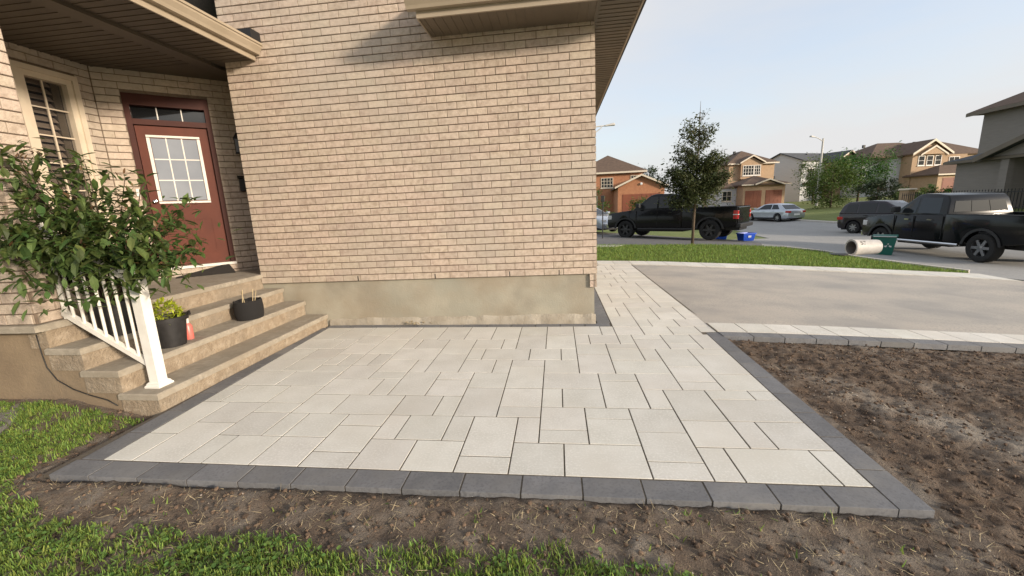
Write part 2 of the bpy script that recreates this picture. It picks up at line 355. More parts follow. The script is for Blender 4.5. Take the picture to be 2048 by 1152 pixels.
sheet('road', [(9.95,-40),(18,-40),(18,15),(18.2,25),(18.7,34),(20.0,43),(22.5,52),(27,64),(33,80),(26,84),(20,66),(15,50),(12.6,38),(11.4,28),(10.2,21),(7.2,18.6),(6.8,14.42),(7.3,14.32),(8.15,13.68),(8.33,12.8),(8.84,11.5),(9.45,10.38),(9.95,9.6)], 1.6, -.035, 'asphalt', .2)
sheet('neighbour_driveway', [(1.5,15.27),(3.2,14.67),(6.1,14.44),(6.85,14.45),(7.6,16.2),(7.4,18.8),(3.6,22.6),(0,26),(-4,24),(-1.4,18)], 1.2, -.02, 'dark_asphalt', .1)
sheet('driveway', [(1.853,5.2),(9.95,5.2),(9.95,9.25),(8.71,9.52),(7.49,9.70),(5.55,9.93),(3.4,10.13),(1.853,10.5)], .7, -.006, 'drive_asphalt', .15)
LAWN = [(-4,11.6),(1.1,11.30),(3.6,10.74),(5.83,10.47),(7.94,10.33),(9.3,10.22),(9.43,10.38),(8.82,11.5),(8.31,12.8),(8.13,13.66),(7.28,14.28),(6.1,14.4),(3.2,14.63),(1.5,15.23),(-2,17),(-5,16)]
sheet('lawn', LAWN, .6, .0, 'lawn', .25)
for P_, nm in (([(18.0,-40),(18.25,-40),(18.25,15),(18.45,25),(18.95,34),(20.25,43),(22.7,52),(27.2,64),(27,64),(22.5,52),(20.0,43),(18.7,34),(18.2,25),(18,15)], 'curb'),
               ([(9.46,10.4),(8.86,11.5),(8.35,12.8),(8.17,13.68),(7.3,14.3),(7.42,14.42),(8.3,13.76),(8.49,12.84),(9.0,11.54),(9.58,10.5)], 'curb')):
    sheet(nm, P_, 3, .05, 'curb', .2)
sheet('neighbour_path', [(-1.5,15.6),(1.3,15.2),(2.35,14.75),(1.9,14.35),(-1.5,14.9)], 1, .03, 'curb', .1)

# ---------------- the bare soil round the patio: fine relief
U = .165; GX0, GY0 = -.14395, 2.10174
def xin_l(y): return -2.997-.052*(y-2.1)
def xout_l(y): return max(xin_l(y)-.168, -3.232)
def xin_r(y): return 1.651+.0249*(y-2.1)
cs = .026
sx = np.arange(-9, 10, cs) ; sx = np.concatenate([np.arange(-9, -4.6, .12), np.arange(-4.6, 4.8, cs), np.arange(4.8, 10, .1)])
sy = np.concatenate([np.arange(-3, .9, .15), np.arange(.9, 4.72, cs)])
SX, SY = np.meshgrid(sx, sy, indexing='ij')
n1 = vnoise(SX, SY, 3, 4, 2.2, .55); n2 = vnoise(SX, SY, 5, 4, 9.0, .6); n3 = vnoise(SX, SY, 8, 3, 26.0, .6)
base = H(SX, SY); base = np.where(SX < 2.5, base*np.clip((SX-1.5), 0, 1), base)
right = np.clip((SX-1.8)/.4, 0, 1)
base = base+.125*np.clip((-3.40-SX)/.7, 0, 1)*np.clip((SY-1.75)/.9, 0, 1)
SZ = base-.034+(n1-.5)*(.04+.03*right)+(n2-.5)*(.028+.020*right)+(n3-.5)*(.022+.016*right)
# wheel-worn ruts that run out from the patio corner to the lower right
rut = np.abs((SX-2.1)*.62+(SY-3.9)*.78)/1.0
SZ += right*(-.02*np.exp(-(rut/.16)**2)+.018*np.exp(-((rut-.45)/.14)**2))
lim = (SX > np.where(SY < 2.65, -3.145, -3.28)) & (SX < 1.651+.0249*(SY-2.1)+.145) & (SY > 1.955)
SZ = np.where(lim, np.minimum(SZ, -.115), SZ)
SZ = np.where((SX <= 1.93) | (SY < 4.6), SZ, SZ-.03)
front = (SY < 1.9) & (SX > -3.3) & (SX < 1.95)
nb_ = np.clip((SY-1.70)/.2, 0, 1); SZ = np.where(front, SZ*(1-nb_)+nb_*(-.020-.002*np.clip((SX+1)/2.5, 0, 1)+.012*np.clip((-1.2-SX)/1.5, 0, 1)+(n2-.5)*.022+(n3-.5)*.02), SZ)
SZ = np.where((SX > 1.8) & (SX < 2.1), np.minimum(SZ, -.012+(n3-.5)*.02), SZ)
dustline = np.abs((SX-2.15)*.70+(SY-3.45)*.714)
DU = right*np.exp(-(dustline/.22)**2)*np.clip((n2-.30)*3.2, 0, 1)*np.clip((SX-2.0)/.5, 0, 1)*.95
DU = np.clip(DU+np.clip(vnoise(SX, SY, 21, 4, 3.3, .6)-.58, 0, 1)*2.2, 0, .85)
DU = np.clip(DU+np.where(SX < 1.9, .14+1.3*np.clip(n2-.5, 0, 1), .5*np.clip(n2-.55, 0, 1)), 0, .8)
nx, ny = SX.shape
me = bpy.data.meshes.new('soil')
me.from_pydata(np.stack([SX, SY, SZ], -1).reshape(-1, 3).tolist(), [], [(i*ny+j, (i+1)*ny+j, (i+1)*ny+j+1, i*ny+j+1) for i in range(nx-1) for j in range(ny-1)])
at = me.attributes.new('dust', 'FLOAT', 'POINT'); at.data.foreach_set('value', DU.reshape(-1).astype(np.float32))
struct(link('soil', me, 'soil', smooth='all'))
def soil_z(x, y):
    i = np.clip(np.searchsorted(sx, x), 1, len(sx)-1); j = np.clip(np.searchsorted(sy, y), 1, len(sy)-1)
    return np.maximum(SZ[i, j], SZ[i-1, j-1])

# ================================================================== THE PATIO
def paver_mesh(cs4, gap, z0, z1, ch=.0010):
    """cs4: four corners (x, y) counter-clockwise; shrunk by half the joint, top edge chamfered"""
    c = Vector((sum(p[0] for p in cs4)/4, sum(p[1] for p in cs4)/4))
    def shr(d):
        out = []; n = len(cs4)
        for i in range(n):
            p = Vector(cs4[i]); a = (Vector(cs4[i-1])-p).normalized(); b = (Vector(cs4[(i+1) % n])-p).normalized()
            k = abs(a.x*b.y-a.y*b.x) or 1; out.append(p+(a+b)*d/k-c)
        return out
    o = shr(gap/2); t = shr(gap/2+ch)
    mb = MB(); n = len(o)
    mb.add([(p.x, p.y, z0) for p in o]+[(p.x, p.y, z1-ch) for p in o]+[(p.x, p.y, z1) for p in t],
           [(3,2,1,0)]+[(i, (i+1) % n, n+(i+1) % n, n+i) for i in range(n)]+[(n+i, n+(i+1) % n, 2*n+(i+1) % n, 2*n+i) for i in range(n)]+[(2*n, 2*n+1, 2*n+2, 2*n+3)])
    return mb, c
def paver(name, cs4, m, parent, gap=.0098, zt=0.0, follow=False, tilt=.0018):
    mb, c = paver_mesh(cs4, gap, -.06, 0.0)
    me = bpy.data.meshes.new(name); me.from_pydata(mb.v, [], mb.f); me.update()
    o = link(name, me, m, parent)
    z = zt
    if follow:
        z = float(H(c.x, c.y))+zt; e = .05
        o.rotation_euler = (math.atan(float(H(c.x, c.y+e)-H(c.x, c.y-e))/(2*e)), -math.atan(float(H(c.x+e, c.y)-H(c.x-e, c.y))/(2*e)), 0)
    else: o.rotation_euler = (random.gauss(0, tilt), random.gauss(0, tilt), 0)
    o.location = (c.x, c.y, z+random.uniform(-.0012, .0012))
    return o
F = """-17.6,-16,0,2 -16,-14,0,3 -16,-14,3,5 -17.6,-16,2,5 -14,-13,0,2 -13,-11,0,2 -11,-9,0,2 -9,-7,0,1 -9,-7,1,3 -9,-7,3,4 -7,-5,0,2 -5,-3,0,2 -3,-1,0,1 -3,-1,1,4 -1,1,0,2 1,4,0,2
4,6,0,1 4,6,1,3 4,6,3,5 6,7,0,2 7,10,0,2 10,11,0,2 -14,-12,2,4 -14,-12,4,5 -12,-11,2,4 -11,-9,2,4 -7,-6,2,4 -6,-4,2,4 -4,-3,2,4 -1,0,2,4 0,2,2,3 0,2,3,5 2,4,2,4 2,4,4,5 6,8,2,4 6,8,4,7
8,9,2,4 9,11,2,4 8,11,4,6 8,10,6,7 10,11,6,7 -12,-10,4,6 -10,-7,4,6 -7,-5,4,6 -5,-4,4,6 -4,-2,4,7 -4,-2,7,9 -2,0,4,5 -2,0,5,7 -2,0,7,10 -2,0,10,11 0,1,5,7 1,3,5,7 0,3,7,9 3,5,5,8 3,5,8,9 5,6,5,7 5,7,7,9
-17.6,-16.6,5,7 -16.6,-14,5,7 -14,-12,5,7 -17.6,-15,7,9 -15,-12,7,9 -12,-9,6,8 -9,-8,6,8 -8,-6,6,9 -6,-4,6,8 -6,-4,8,9 -12,-10,8,10 -10,-8,8,9 -10,-8,9,11 -8,-7,9,11 -7,-5,9,12 -5,-3,9,11 -3,-2,9,11
7,9,7,8 7,9,8,10 7,9,10,13 9,11,7,9 9,11,9,12 9,11,12,13 0,2,9,11 2,4,9,12 2,4,12,14 4,7,9,11 4,6,11,13 4,6,13,14 6,7,11,13 6,8,13,15 6,8,15,16 8,10,13,14 8,10,14,16 10,11,13,16
-17.6,-16,9,11 -16,-14,9,11 -14,-12,9,10 -14,-13,10,12 -13,-12,10,12 -12,-11,10,12 -11,-10,10,12 -10,-7,11,13 -5,-4,11,13 -4,-1,11,13 -1,1,11,13 1,2,11,13 -7,-5,12,15 -5,-3,13,15 -3,-2,13,15 -9,-7,13,15 -10,-9,13,15
-17.8,-16,11,13 -16,-14,11,13 -17.8,-15,13,15 -15,-14,13,15 -17.8,-16,15,18.1 -16,-14,15,18.1 -14,-12,12,14 -14,-12,14,16 -14,-12,16,18.1 -12,-10,12,15 -12,-10,15,18.1 -10,-8,15,18.1 -8,-6,15,18.1 -6,-4,15,18.1 -4,-2,15,18.1
-2,0,13,16 -2,0,16,18.1 0,2,13,16 0,2,16,18.1 2,3,14,16 3,5,14,16 2,4,16,18.1 4,5,16,18.1 5,6,14,16 5,7,16,18 7,9,16,18 9,11,16,18 11,12.1,16.56,18"""
WALK = """5,7,18,21 7,8,18,20 8,10,18,20 10,12.1,18,20 7,9,20,22 7,9,22,24 9,11,20,22 9,11,22,24 11,12.1,20,21.5 11,12.1,21.5,24 5,6,21,24 6,7,21,24 5,7,24,26 7,10,24,26 10,12.1,24,26
5,6,26,29 6,9,26,28 9,10,26,28.5 10,12.1,26,28 6,8,28,30 8,9,28,30 9,10,28.5,30 10,12.1,28,30 5,6,29,30"""
bed = MB().box(-3.23, 1.80, 1.945, 5.10, -.2, -.0034).box(.52, 1.88, 5.10, 10.55, -.2, -.0034).box(1.75, 1.88, 4.83, 5.10, -.2, -.0034)
patio = struct(bed.build('patio', 'joint_sand'))
def rects(s): return [tuple(map(float, t.split(','))) for t in s.split()]
for (a, b, c, d) in rects(F):
    y0, y1 = GY0+c*U, GY0+d*U; x0, x1 = GX0+a*U, GX0+b*U
    q = [[x0, y0], [x1, y0], [x1, y1], [x0, y1]]
    if a < -17: q[0][0] = xin_l(y0); q[3][0] = xin_l(y1)
    if b == 11 and d <= 16: q[1][0] = xin_r(y0); q[2][0] = xin_r(y1)
    paver('paver', q, 'paver', patio)
wk = rects(WALK)
rw = random.Random(5); y = 30.0
while y < 50.9:           # the walk beside the garage goes on in the same ashlar
    hgt = 2; cols = rw.choice([(5,7,10,12.1), (5,8,9,12.1), (5,6,8,10,12.1), (5,7,9,12.1), (5,8,10,12.1)])
    for a, b in zip(cols, cols[1:]):
        y1 = min(y+hgt, 51)
        if rw.random() < .3 and y1-y > 1.5: wk += [(a, b, y, y+1), (a, b, y+1, y1)]
        else: wk.append((a, b, y, y1))
    y += hgt
for (a, b, c, d) in wk:
    x0, x1 = GX0+a*U, GX0+b*U
    paver('paver', [(x0, GY0+c*U), (x1, GY0+c*U), (x1, GY0+d*U), (x0, GY0+d*U)], 'paver', patio)
# dark soldier border: front, right, left, along the foundation, along the garage side
JX = [-3.185, -2.905, -2.57, -2.235, -1.9, -1.565, -1.23, -.895, -.56, -.221, .115, .442, .775, 1.106, 1.376, 1.651]
for a, b in zip(JX, JX[1:]): paver('border_paver', [(a, 1.935), (b, 1.935), (b, 2.0995), (a, 2.0995)], 'paver_dark', patio)
ys = [1.935, 2.253, 2.59, 2.907, 3.22, 3.53, 3.84, 4.17, 4.50, 4.825]
for a, b in zip(ys, ys[1:]): paver('border_paver', [(xin_r(a), a), (xin_r(a)+.166, a), (xin_r(b)+.166, b), (xin_r(b), b)], 'paver_dark', patio)
ys = [2.1005, 2.43, 2.76, 3.09, 3.42, 3.75, 4.08, 4.41, 4.74, 5.088]
for a, b in zip(ys, ys[1:]): paver('border_paver', [(xout_l(a), a), (xin_l(a), a), (xin_l(b), b), (xout_l(b), b)], 'paver_dark', patio)
xs = np.arange(-3.19, .67, .3208)
for a, b in zip(xs, xs[1:]): paver('border_paver', [(a, 5.09), (b, 5.09), (b, 5.235), (a, 5.235)], 'paver_dark', patio)
ys = list(np.arange(5.237, 10.5, .33))
for a, b in zip(ys, ys[1:]): paver('border_paver', [(.50, a), (.677, a), (.677, b), (.50, b)], 'paver_dark', patio)
# light edging and dark strip of the driveway
edge = struct(MB().box(1.87, 9.9, 4.66, 5.18, -.9, -.55).build('driveway_edging', 'joint_sand'))
def lerp_line(L_, x):
    for (x0, y0), (x1, y1) in zip(L_, L_[1:]):
        if x <= x1 or (x1, y1) == L_[-1]: return y0+(y1-y0)*(x-x0)/(x1-x0)
x = 1.86
while x < 9.9:
    paver('edging_paver', [(x, 4.829), (x+.33, 4.829), (x+.33, 5.196), (x, 5.196)], 'paver', edge, zt=.006, follow=True)
    if x > 1.84: paver('strip_paver', [(x, 4.655), (x+.33, 4.655), (x+.33, 4.825), (x, 4.825)], 'paver_dark', edge, zt=.004, follow=True)
    x += .33
IN = [(.68,10.62),(1.88,10.51),(3.4,10.15),(5.55,9.95),(7.49,9.72),(8.71,9.54),(9.6,9.2)]; OUT = [(.4,11.42),(1.15,11.27),(3.6,10.72),(5.83,10.45),(7.94,10.31),(9.32,10.2),(9.9,9.9)]
x = .62
while x < 9.3:
    a, b = x, x+.42
    paver('edging_paver', [(a, lerp_line(IN, a)), (b, lerp_line(IN, b)), (b, lerp_line(OUT, b)), (a, lerp_line(OUT, a))], 'paver', edge, zt=.012, follow=True)
    x += .42

# ================================================================== GRASS, CLODS, STONES
def rnd(n, a, b): return rng.uniform(a, b, n)
blade = [(-.5,0,0),(.5,0,0),(.42,.10,.45),(-.42,.10,.45),(.12,.34,1.0),(-.12,.34,1.0)]; bladef = [(0,1,2,3),(3,2,4,5)]
def grass(name, x, y, z, hgt, wid, m, lean=.5, flat=None):
    n = len(x); rot = rotmats(rnd(n, 0, 6.28), rnd(n, -lean, lean) if flat is None else rnd(n, flat, lean)*rng.choice([-1, 1], n), rnd(n, -.6, .6), np.ones(n))
    s = np.stack([wid, hgt, hgt], -1)[:, None, :]
    return stuff(scatter(name, np.array(blade), bladef, rot*s, np.stack([x, y, z], -1), m))
n = 430000; gxp = rnd(n, -6.5, 2.6); gyp = rnd(n, 1.05, 2.95)
nn = vnoise(gxp, gyp, 31, 4, 3.0, .6); nf = vnoise(gxp, gyp, 33, 3, 14.0, .6)
edge_y = np.interp(gxp, [-3.4, -2.6, -2.0, -1.2, -.6, 0, .45, .8, 1.1, 2.6], [1.80, 1.66, 1.57, 1.58, 1.60, 1.60, 1.58, 1.50, 1.36, 1.1])
d1 = (edge_y-gyp)/.10+(nn-.5)*5.0
d1 = np.where(gxp < -3.30, ((-3.42-gxp)/.10+(nn-.5)*4.5), d1)
dens = np.clip(d1, 0, 1)*np.clip((nf-.28)*4, .12, 1)*np.clip((nn-.22)*5, .05, 1)
dens = np.maximum(dens, np.where((gyp < 1.92) & (gxp < 1.7), np.clip((nf-.66)*1.4, 0, .06), 0))
keep = (rng.random(n) < dens*.75) & ~((gxp > -3.26) & (gxp < 1.9) & (gyp > 1.90)) & ~((gyp > 2.70) & (gxp > -4.5)) & ~((gyp > 2.66) & (gxp > -7))
gxp, gyp = gxp[keep], gyp[keep]
bare = rng.random(len(gxp))
grass('grass', gxp, gyp, soil_z(gxp, gyp)-.004, rnd(len(gxp), .012, .046), rnd(len(gxp), .0035, .0095), 'grass_blade', 1.05)
n = 6500; sxp = np.concatenate([rnd(n-2600, -3.6, 1.9), rnd(2600, -3.6, 4.6)]); syp = np.concatenate([rnd(n-2600, 1.1, 1.93), rnd(2600, 1.1, 4.6)]); k = ~((sxp > -3.26) & (sxp < 1.9) & (syp > 1.90)); sxp, syp = sxp[k], syp[k]
grass('dry_grass', sxp, syp, soil_z(sxp, syp)+.001, rnd(len(sxp), .012, .055), rnd(len(sxp), .0013, .0028), 'dry_straw', 1.58, 1.25)
cl_i = rng.choice(len(gxp), 15000, replace=False); clx, cly = gxp[cl_i], gyp[cl_i]; kk = vnoise(clx, cly, 44, 3, 4.0, .6) > .47; clx, cly = clx[kk], cly[kk]; nc = len(clx)
stuff(scatter('clover', np.array([(0,0,0),(.42,.3,.08),(.36,.85,.05),(0,1,0),(-.36,.85,.05),(-.42,.3,.08)]), [(0,1,2),(0,2,3),(0,3,4),(0,4,5)], rotmats(rnd(nc, 0, 6.28), rnd(nc, -.35, .5), np.zeros(nc), rnd(nc, .010, .024)), np.stack([clx, cly, soil_z(clx, cly)+rnd(nc, .012, .032)], -1), 'clover'))
n = 90000; lx = rnd(n, -2, 9.5); ly = rnd(n, 10.1, 16); k = in_poly(lx, ly, LAWN); lx, ly = lx[k], ly[k]
grass('lawn_grass', lx, ly, H(lx, ly)-.01, rnd(len(lx), .03, .085), rnd(len(lx), .008, .018), 'grass_blade', .7)
pv0 = np.array([(1,0,0),(0,1,0),(-1,0,0),(0,-1,0),(.1,.1,.8),(0,0,-.7)]); pf = [(0,1,4),(1,2,4),(2,3,4),(3,0,4),(1,0,5),(2,1,5),(3,2,5),(0,3,5)]
_t = bmesh.new(); bmesh.ops.create_icosphere(_t, subdivisions=1, radius=1.0); pv = np.array([v.co[:] for v in _t.verts])*np.random.default_rng(2).uniform(.72, 1.15, (len(_t.verts), 1)); pf = [tuple(v.index for v in f.verts) for f in _t.faces]; _t.free()
def pebbles(name, n, a, b, c, d, smin, smax, m, mask=None):
    x = rnd(n, a, b); y = rnd(n, c, d); k = ~((x > -3.27) & (x < 1.91) & (y > 1.905))
    if mask is not None: k &= mask(x, y)
    x, y = x[k], y[k]; n = len(x); s = smin*(smax/smin)**(rng.random(n)**2.2)
    rot = rotmats(rnd(n, 0, 6.28), rnd(n, -.6, .6), rnd(n, 0, 6.28), s)*np.stack([rnd(n, .7, 1.3), rnd(n, .6, 1.2), rnd(n, .5, 1)], -1)[:, None, :]
    return stuff(scatter(name, pv, pf, rot, np.stack([x, y, soil_z(x, y)+s*.25], -1), m))
pebbles('soil_clods', 26000, -3.7, 4.9, 1.1, 4.62, .0025, .017, 'clod', lambda x, y: (x > 1.8) | (y > 1.35))
pebbles('gravel', 5000, -3.7, 4.9, 1.1, 4.6, .0025, .010, 'gravel', lambda x, y: rng.random(len(x)) < .22+.9*np.exp(-(((x-2.15)*.7+(y-3.45)*.714)/.2)**2)*(x > 1.9))
slm, slc = paver_mesh([(-5.04, 2.23), (-4.70, 1.75), (-4.02, 2.22), (-4.36, 2.70)], 0, -.07, .0, .012)
sl = slm.build('stepping_stone', 'slab_grey'); sl.location = (slc.x, slc.y, .085); sl.rotation_euler = (.05, .05, 0)
tag(sl, 'weathered grey concrete slab lying in the grass below the porch', 'slab')

# ================================================================== THE HOUSE
HP = Vector((.5, 5.2, 0))
house = thing('brick_house', 'tan brick house with concrete foundation, red front door and porch beside the new patio', 'house', HP)
house.rotation_euler = (0, R(-.62), 0)
def hb(mb, name, m, parent=house, **k):
    mb.v = [(a-HP.x, b-HP.y, c-HP.z) for a, b, c in mb.v]; return mb.build(name, m, parent, **k)
CH, BL, GAP, BD = .0872, .2492, .010, .085
STRIPS = []
BRICKS = []        # (centre xyz, angle, length, height)
def brick_run(o, ang, s0, s1, z0, z1, openings=(), phase=0.0, top=None, corner=None):
    d = Vector((math.cos(ang), math.sin(ang), 0)); k0 = 0; z = z0
    while z < z1-.02:
        off = phase+(BL/2 if k0 % 2 else 0)
        j0 = math.floor((s0-off)/BL)-1; s = off+j0*BL
        while s < s1:
            a, b = max(s, s0), min(s+BL, s1)
            segs = [(a, b)] if b-a > .03 else []
            for (oa, ob, za, zb) in openings:
                if z+CH > za+.02 and z < zb-.02:
                    ns = []
                    for (p, q) in segs:
                        if q <= oa or p >= ob: ns.append((p, q)); continue
                        if oa-p > .03: ns.append((p, oa))
                        if q-ob > .03: ns.append((ob, q))
                    segs = ns
            for (p, q) in segs:
                if top is not None and z+CH > top((p+q)/2): continue
                c = Vector(o)+d*((p+q)/2); BRICKS.append(((c.x, c.y, z+CH/2), ang, q-p-GAP)); STRIPS.append(((c.x, c.y, z+CH/2), ang, q-p))
            s += BL
        z += CH; k0 += 1
BZ = .66
top_line = lambda s: 3.72+(.55-(-4.12+s))*.82        # under the gable rake
brick_run((-4.12, 5.2, 0), 0, 0, 4.625, BZ, 5.6, phase=-.035, top=lambda s: min(5.6, top_line(s)))
brick_run((.5, 5.2, 0), math.pi/2, 0, 6.3, BZ-2*CH, BZ, phase=.0625); brick_run((.5, 5.2, 0), math.pi/2, .10, 6.3, BZ, 3.6, phase=.0625)          # garage side, two courses lower
DA = R(42); DO = Vector((-4.912, 5.583, 0)); DD = Vector((math.cos(DA), math.sin(DA), 0)); DN = Vector((DD.y, -DD.x, 0))
DOOR = (-.812, .098, .915, 3.245)
brick_run(DO, DA, -1.055, 1.2, .745+.004, 3.50, openings=[DOOR], phase=.05)
WX = -5.70; WIN = (4.075, 4.70, 1.30, 3.33)
brick_run((WX, 0, 0), math.pi/2, 1.2, 4.875, .745+.004, 3.50, openings=[WIN], phase=.02)
PIX, PIY0, PIY1 = -4.15, 2.71, 2.99
brick_run((PIX, PIY0, 0), math.pi/2, 0.0, PIY1-PIY0, .80, 3.47, phase=.03)
brick_run((-4.55, PIY0, 0), 0, 0, .40, .80, 3.47, phase=.13)
# mortar backing (the parts the bricks belong to)
rec = .014
def wall_back(name, o, ang, s0, s1, z0, z1, openings=(), thick=.12):
    d = Vector((math.cos(ang), math.sin(ang), 0)); n = Vector((-d.y, d.x, 0)); o = Vector(o); mb = MB()
    def blk(a, b, c, e):
        p = o+d*a+n*rec; q = o+d*b+n*rec
        mb.prism([(p.x, p.y, c), (q.x, q.y, c), (q.x, q.y, e), (p.x, p.y, e)], n*thick)
    if not openings: blk(s0, s1, z0, z1)
    for (a, b, c, e) in openings:
        blk(s0, a, z0, z1); blk(b, s1, z0, z1); blk(a, b, z0, c)
        if e < z1: blk(a, b, e, z1)
    return hb(mb, name, 'mortar_shaded')
mb = MB(); mb.prism([(-4.105, 5.2+rec, BZ-.0), (.49, 5.2+rec, BZ), (.49, 5.2+rec, 3.7), (-1.7, 5.2+rec, 5.6), (-4.105, 5.2+rec, 5.6)], (0, .12, 0))
w_main = hb(mb, 'brick_wall', 'mortar_shaded')
w_side = hb(MB().box(.37, .491, 5.24, 11.4, BZ-2*CH, 3.6), 'side_wall', 'mortar_shaded')
w_door = wall_back('entry_wall', DO, DA, -1.16, 1.2, .72, 3.52, [DOOR])
w_win = wall_back('window_wall', (WX, 0, 0), math.pi/2, 1.2, 4.93, .72, 3.52, [WIN])
hb(MB().prism([(-5.95, 1.2, .5), (-5.95, 5.15, .5), (-4.1, 6.75, .5), (-4.25, 6.95, .5), (-6.2, 5.25, .5), (-6.2, 1.2, .5)], (0, 0, 3.2)), 'dark_inside', 'trim_black')  # black backing added so no sky shows through the wall gaps
hb(MB().box(-4.0, -3.9, 5.33, 7.0, .4, 3.6), 'hall_wall', 'mortar_shaded')
w_pier = hb(MB().box(-4.54, PIX-rec, PIY0+rec, PIY1, .80, 3.5), 'porch_pier', 'mortar_shaded')
hb(MB().cbox(-4.60, PIX+.05, PIY0-.05, PIY1+.02, .746, .798, .012), 'pier_cap', 'step_tread')
def brick_template(L_, hh=CH-GAP):
    c = .0035; x = L_/2; z = hh/2
    v = [(-x,0,-z+c),(-x+c,0-.0,-z)]
    fr = [(-x+c, 0, -z+c), (x-c, 0, -z+c), (x-c, 0, z-c), (-x+c, 0, z-c)]
    md = [(-x, c, -z), (x, c, -z), (x, c, z), (-x, c, z)]
    bk = [(-x, BD, -z), (x, BD, -z), (x, BD, z), (-x, BD, z)]
    f = [(0,1,2,3)]+[(4+i, 4+(i+1) % 4, (i+1) % 4, i) for i in range(4)]+[(8+i, 8+(i+1) % 4, 4+(i+1) % 4, 4+i) for i in range(4)]
    return fr+md+bk, f
camv = Vector((0, 0, CAMH)); Minv = M.inverted()
def seen(p):
    q = Minv @ Vector(p)
    if q.z > -.3: return None
    fx = cam_d.lens/36*2048; u = 1024+fx*q.x/-q.z; v = 576-fx*q.y/-q.z
    return (u, v, -q.z) if -10 < u < 2058 and -10 < v < 1162 else None
rank = []
for i, (c, a, l) in enumerate(BRICKS):
    s = seen(c); nrm = Vector((math.sin(a), -math.cos(a), 0)); face = nrm.dot((camv-Vector(c)).normalized())
    hid = (s is not None) and ((s[0] < 430 and s[1] > 330 and c[0] < -4.3) or (c[1] > 5.2 and c[0] > .4))
    rank.append((-(face*l/((s[2])**2)) if (s and face > .05 and not hid and l > .06) else 1.0, i))
rank.sort(); own = set(i for v, i in rank[:296] if v < 0)
bcache = {}; rest = {}
def wall_of(c, a):
    if abs(a-DA) < .01: return w_door
    if abs(a) < .01: return w_pier if c[1] < 3 else w_main
    return w_side if c[0] > 0 else (w_pier if c[0] > -4.5 else w_win)
for i, (c, a, l) in enumerate(BRICKS):
    par = wall_of(c, a)
    if i in own:
        key = round(l, 3)
        if key not in bcache:
            v, f = brick_template(key); me = bpy.data.meshes.new('brick'); me.from_pydata(v, [], f); me.update(); bcache[key] = me
        o = link('brick', bcache[key], 'brick', par); o.rotation_euler = (random.gauss(0, .006), 0, a+random.gauss(0, .004))
        n = Vector((math.sin(a), -math.cos(a), 0)); p = Vector(c)-HP+n*random.uniform(-.002, .0015); o.location = p
    else: rest.setdefault(par.name, (par, []))[1].append((c, a, l))
for nm, (par, L_) in rest.items():
    v, f = brick_template(1.0); n = len(L_); A_ = np.array([a for c, a, l in L_]); ln_ = np.array([l for c, a, l in L_])
    rot = rotmats(A_, rng.normal(0, .006, n), np.zeros(n), np.ones(n))*np.stack([ln_, np.ones(n), np.ones(n)], -1)[:, None, :]
    loc = np.array([c for c, a, l in L_])-np.array(HP)+np.stack([np.sin(A_), -np.cos(A_), 0*A_], -1)*rng.uniform(-.002, .0015, n)[:, None]
    stuff(scatter('brickwork', v, f, rot, loc, 'brick', par))
hj = {}
for c, a, l in STRIPS: w_ = wall_of(c, a); hj.setdefault(w_.name, (w_, []))[1].append((c, a, l))
for nm, (par, L_) in hj.items():        # head joints: struck almost flush, in plain mortar colour; bed joints have shade painted in
    z_ = (CH-GAP)/2-.001; v = [(-.5, .004, -z_), (.5, .004, -z_), (.5, .004, z_), (-.5, .004, z_), (-.5, .03, -z_), (.5, .03, -z_), (.5, .03, z_), (-.5, .03, z_)]
    f = [(0,1,2,3), (0,4,5,1), (3,2,6,7), (1,5,6,2), (0,3,7,4)]; n = len(L_); A_ = np.array([a for c, a, l in L_]); ln_ = np.array([l for c, a, l in L_])
    rot = rotmats(A_, np.zeros(n), np.zeros(n), np.ones(n))*np.stack([ln_, np.ones(n), np.ones(n)], -1)[:, None, :]
    stuff(scatter('head_joint', v, f, rot, np.array([c for c, a, l in L_])-np.array(HP), 'mortar_pale', par))
# foundation and its parged toe
hb(MB().box(-4.2, .47, 5.236, 5.45, -.3, BZ-.004).box(.40, .468, 5.45, 11.4, -.3, BZ-2*CH-.004), 'foundation', 'concrete_wall')
rr = random.Random(3); toe = MB(); px_ = -3.2; prof = []
while px_ < .5: prof.append((px_, rr.uniform(.095, .125), rr.uniform(.014, .024))); px_ += .11
prof.append((.485, .10, .02))
for (x0, h0, d0), (x1, h1, d1) in zip(prof, prof[1:]):
    toe.add([(x0, 5.2365-d0-.012, -.02), (x1, 5.2365-d1-.012, -.02), (x1, 5.2365-d1, h1), (x0, 5.2365-d0, h0), (x0, 5.24, h0+.02), (x1, 5.24, h1+.02)], [(0,1,2,3), (3,2,5,4)])
hb(toe, 'parging', 'parging', smooth='all')
hb(MB().box(-3.38, -3.372, 5.23, 5.232, .7, .72), 'weep_hole', 'iron_black')
for x_ in (-1.62, -.62, .02, -2.7): hb(MB().box(x_, x_+.011, 5.1985, 5.207, BZ+.003, BZ+.07), 'weep_hole', 'iron_black')
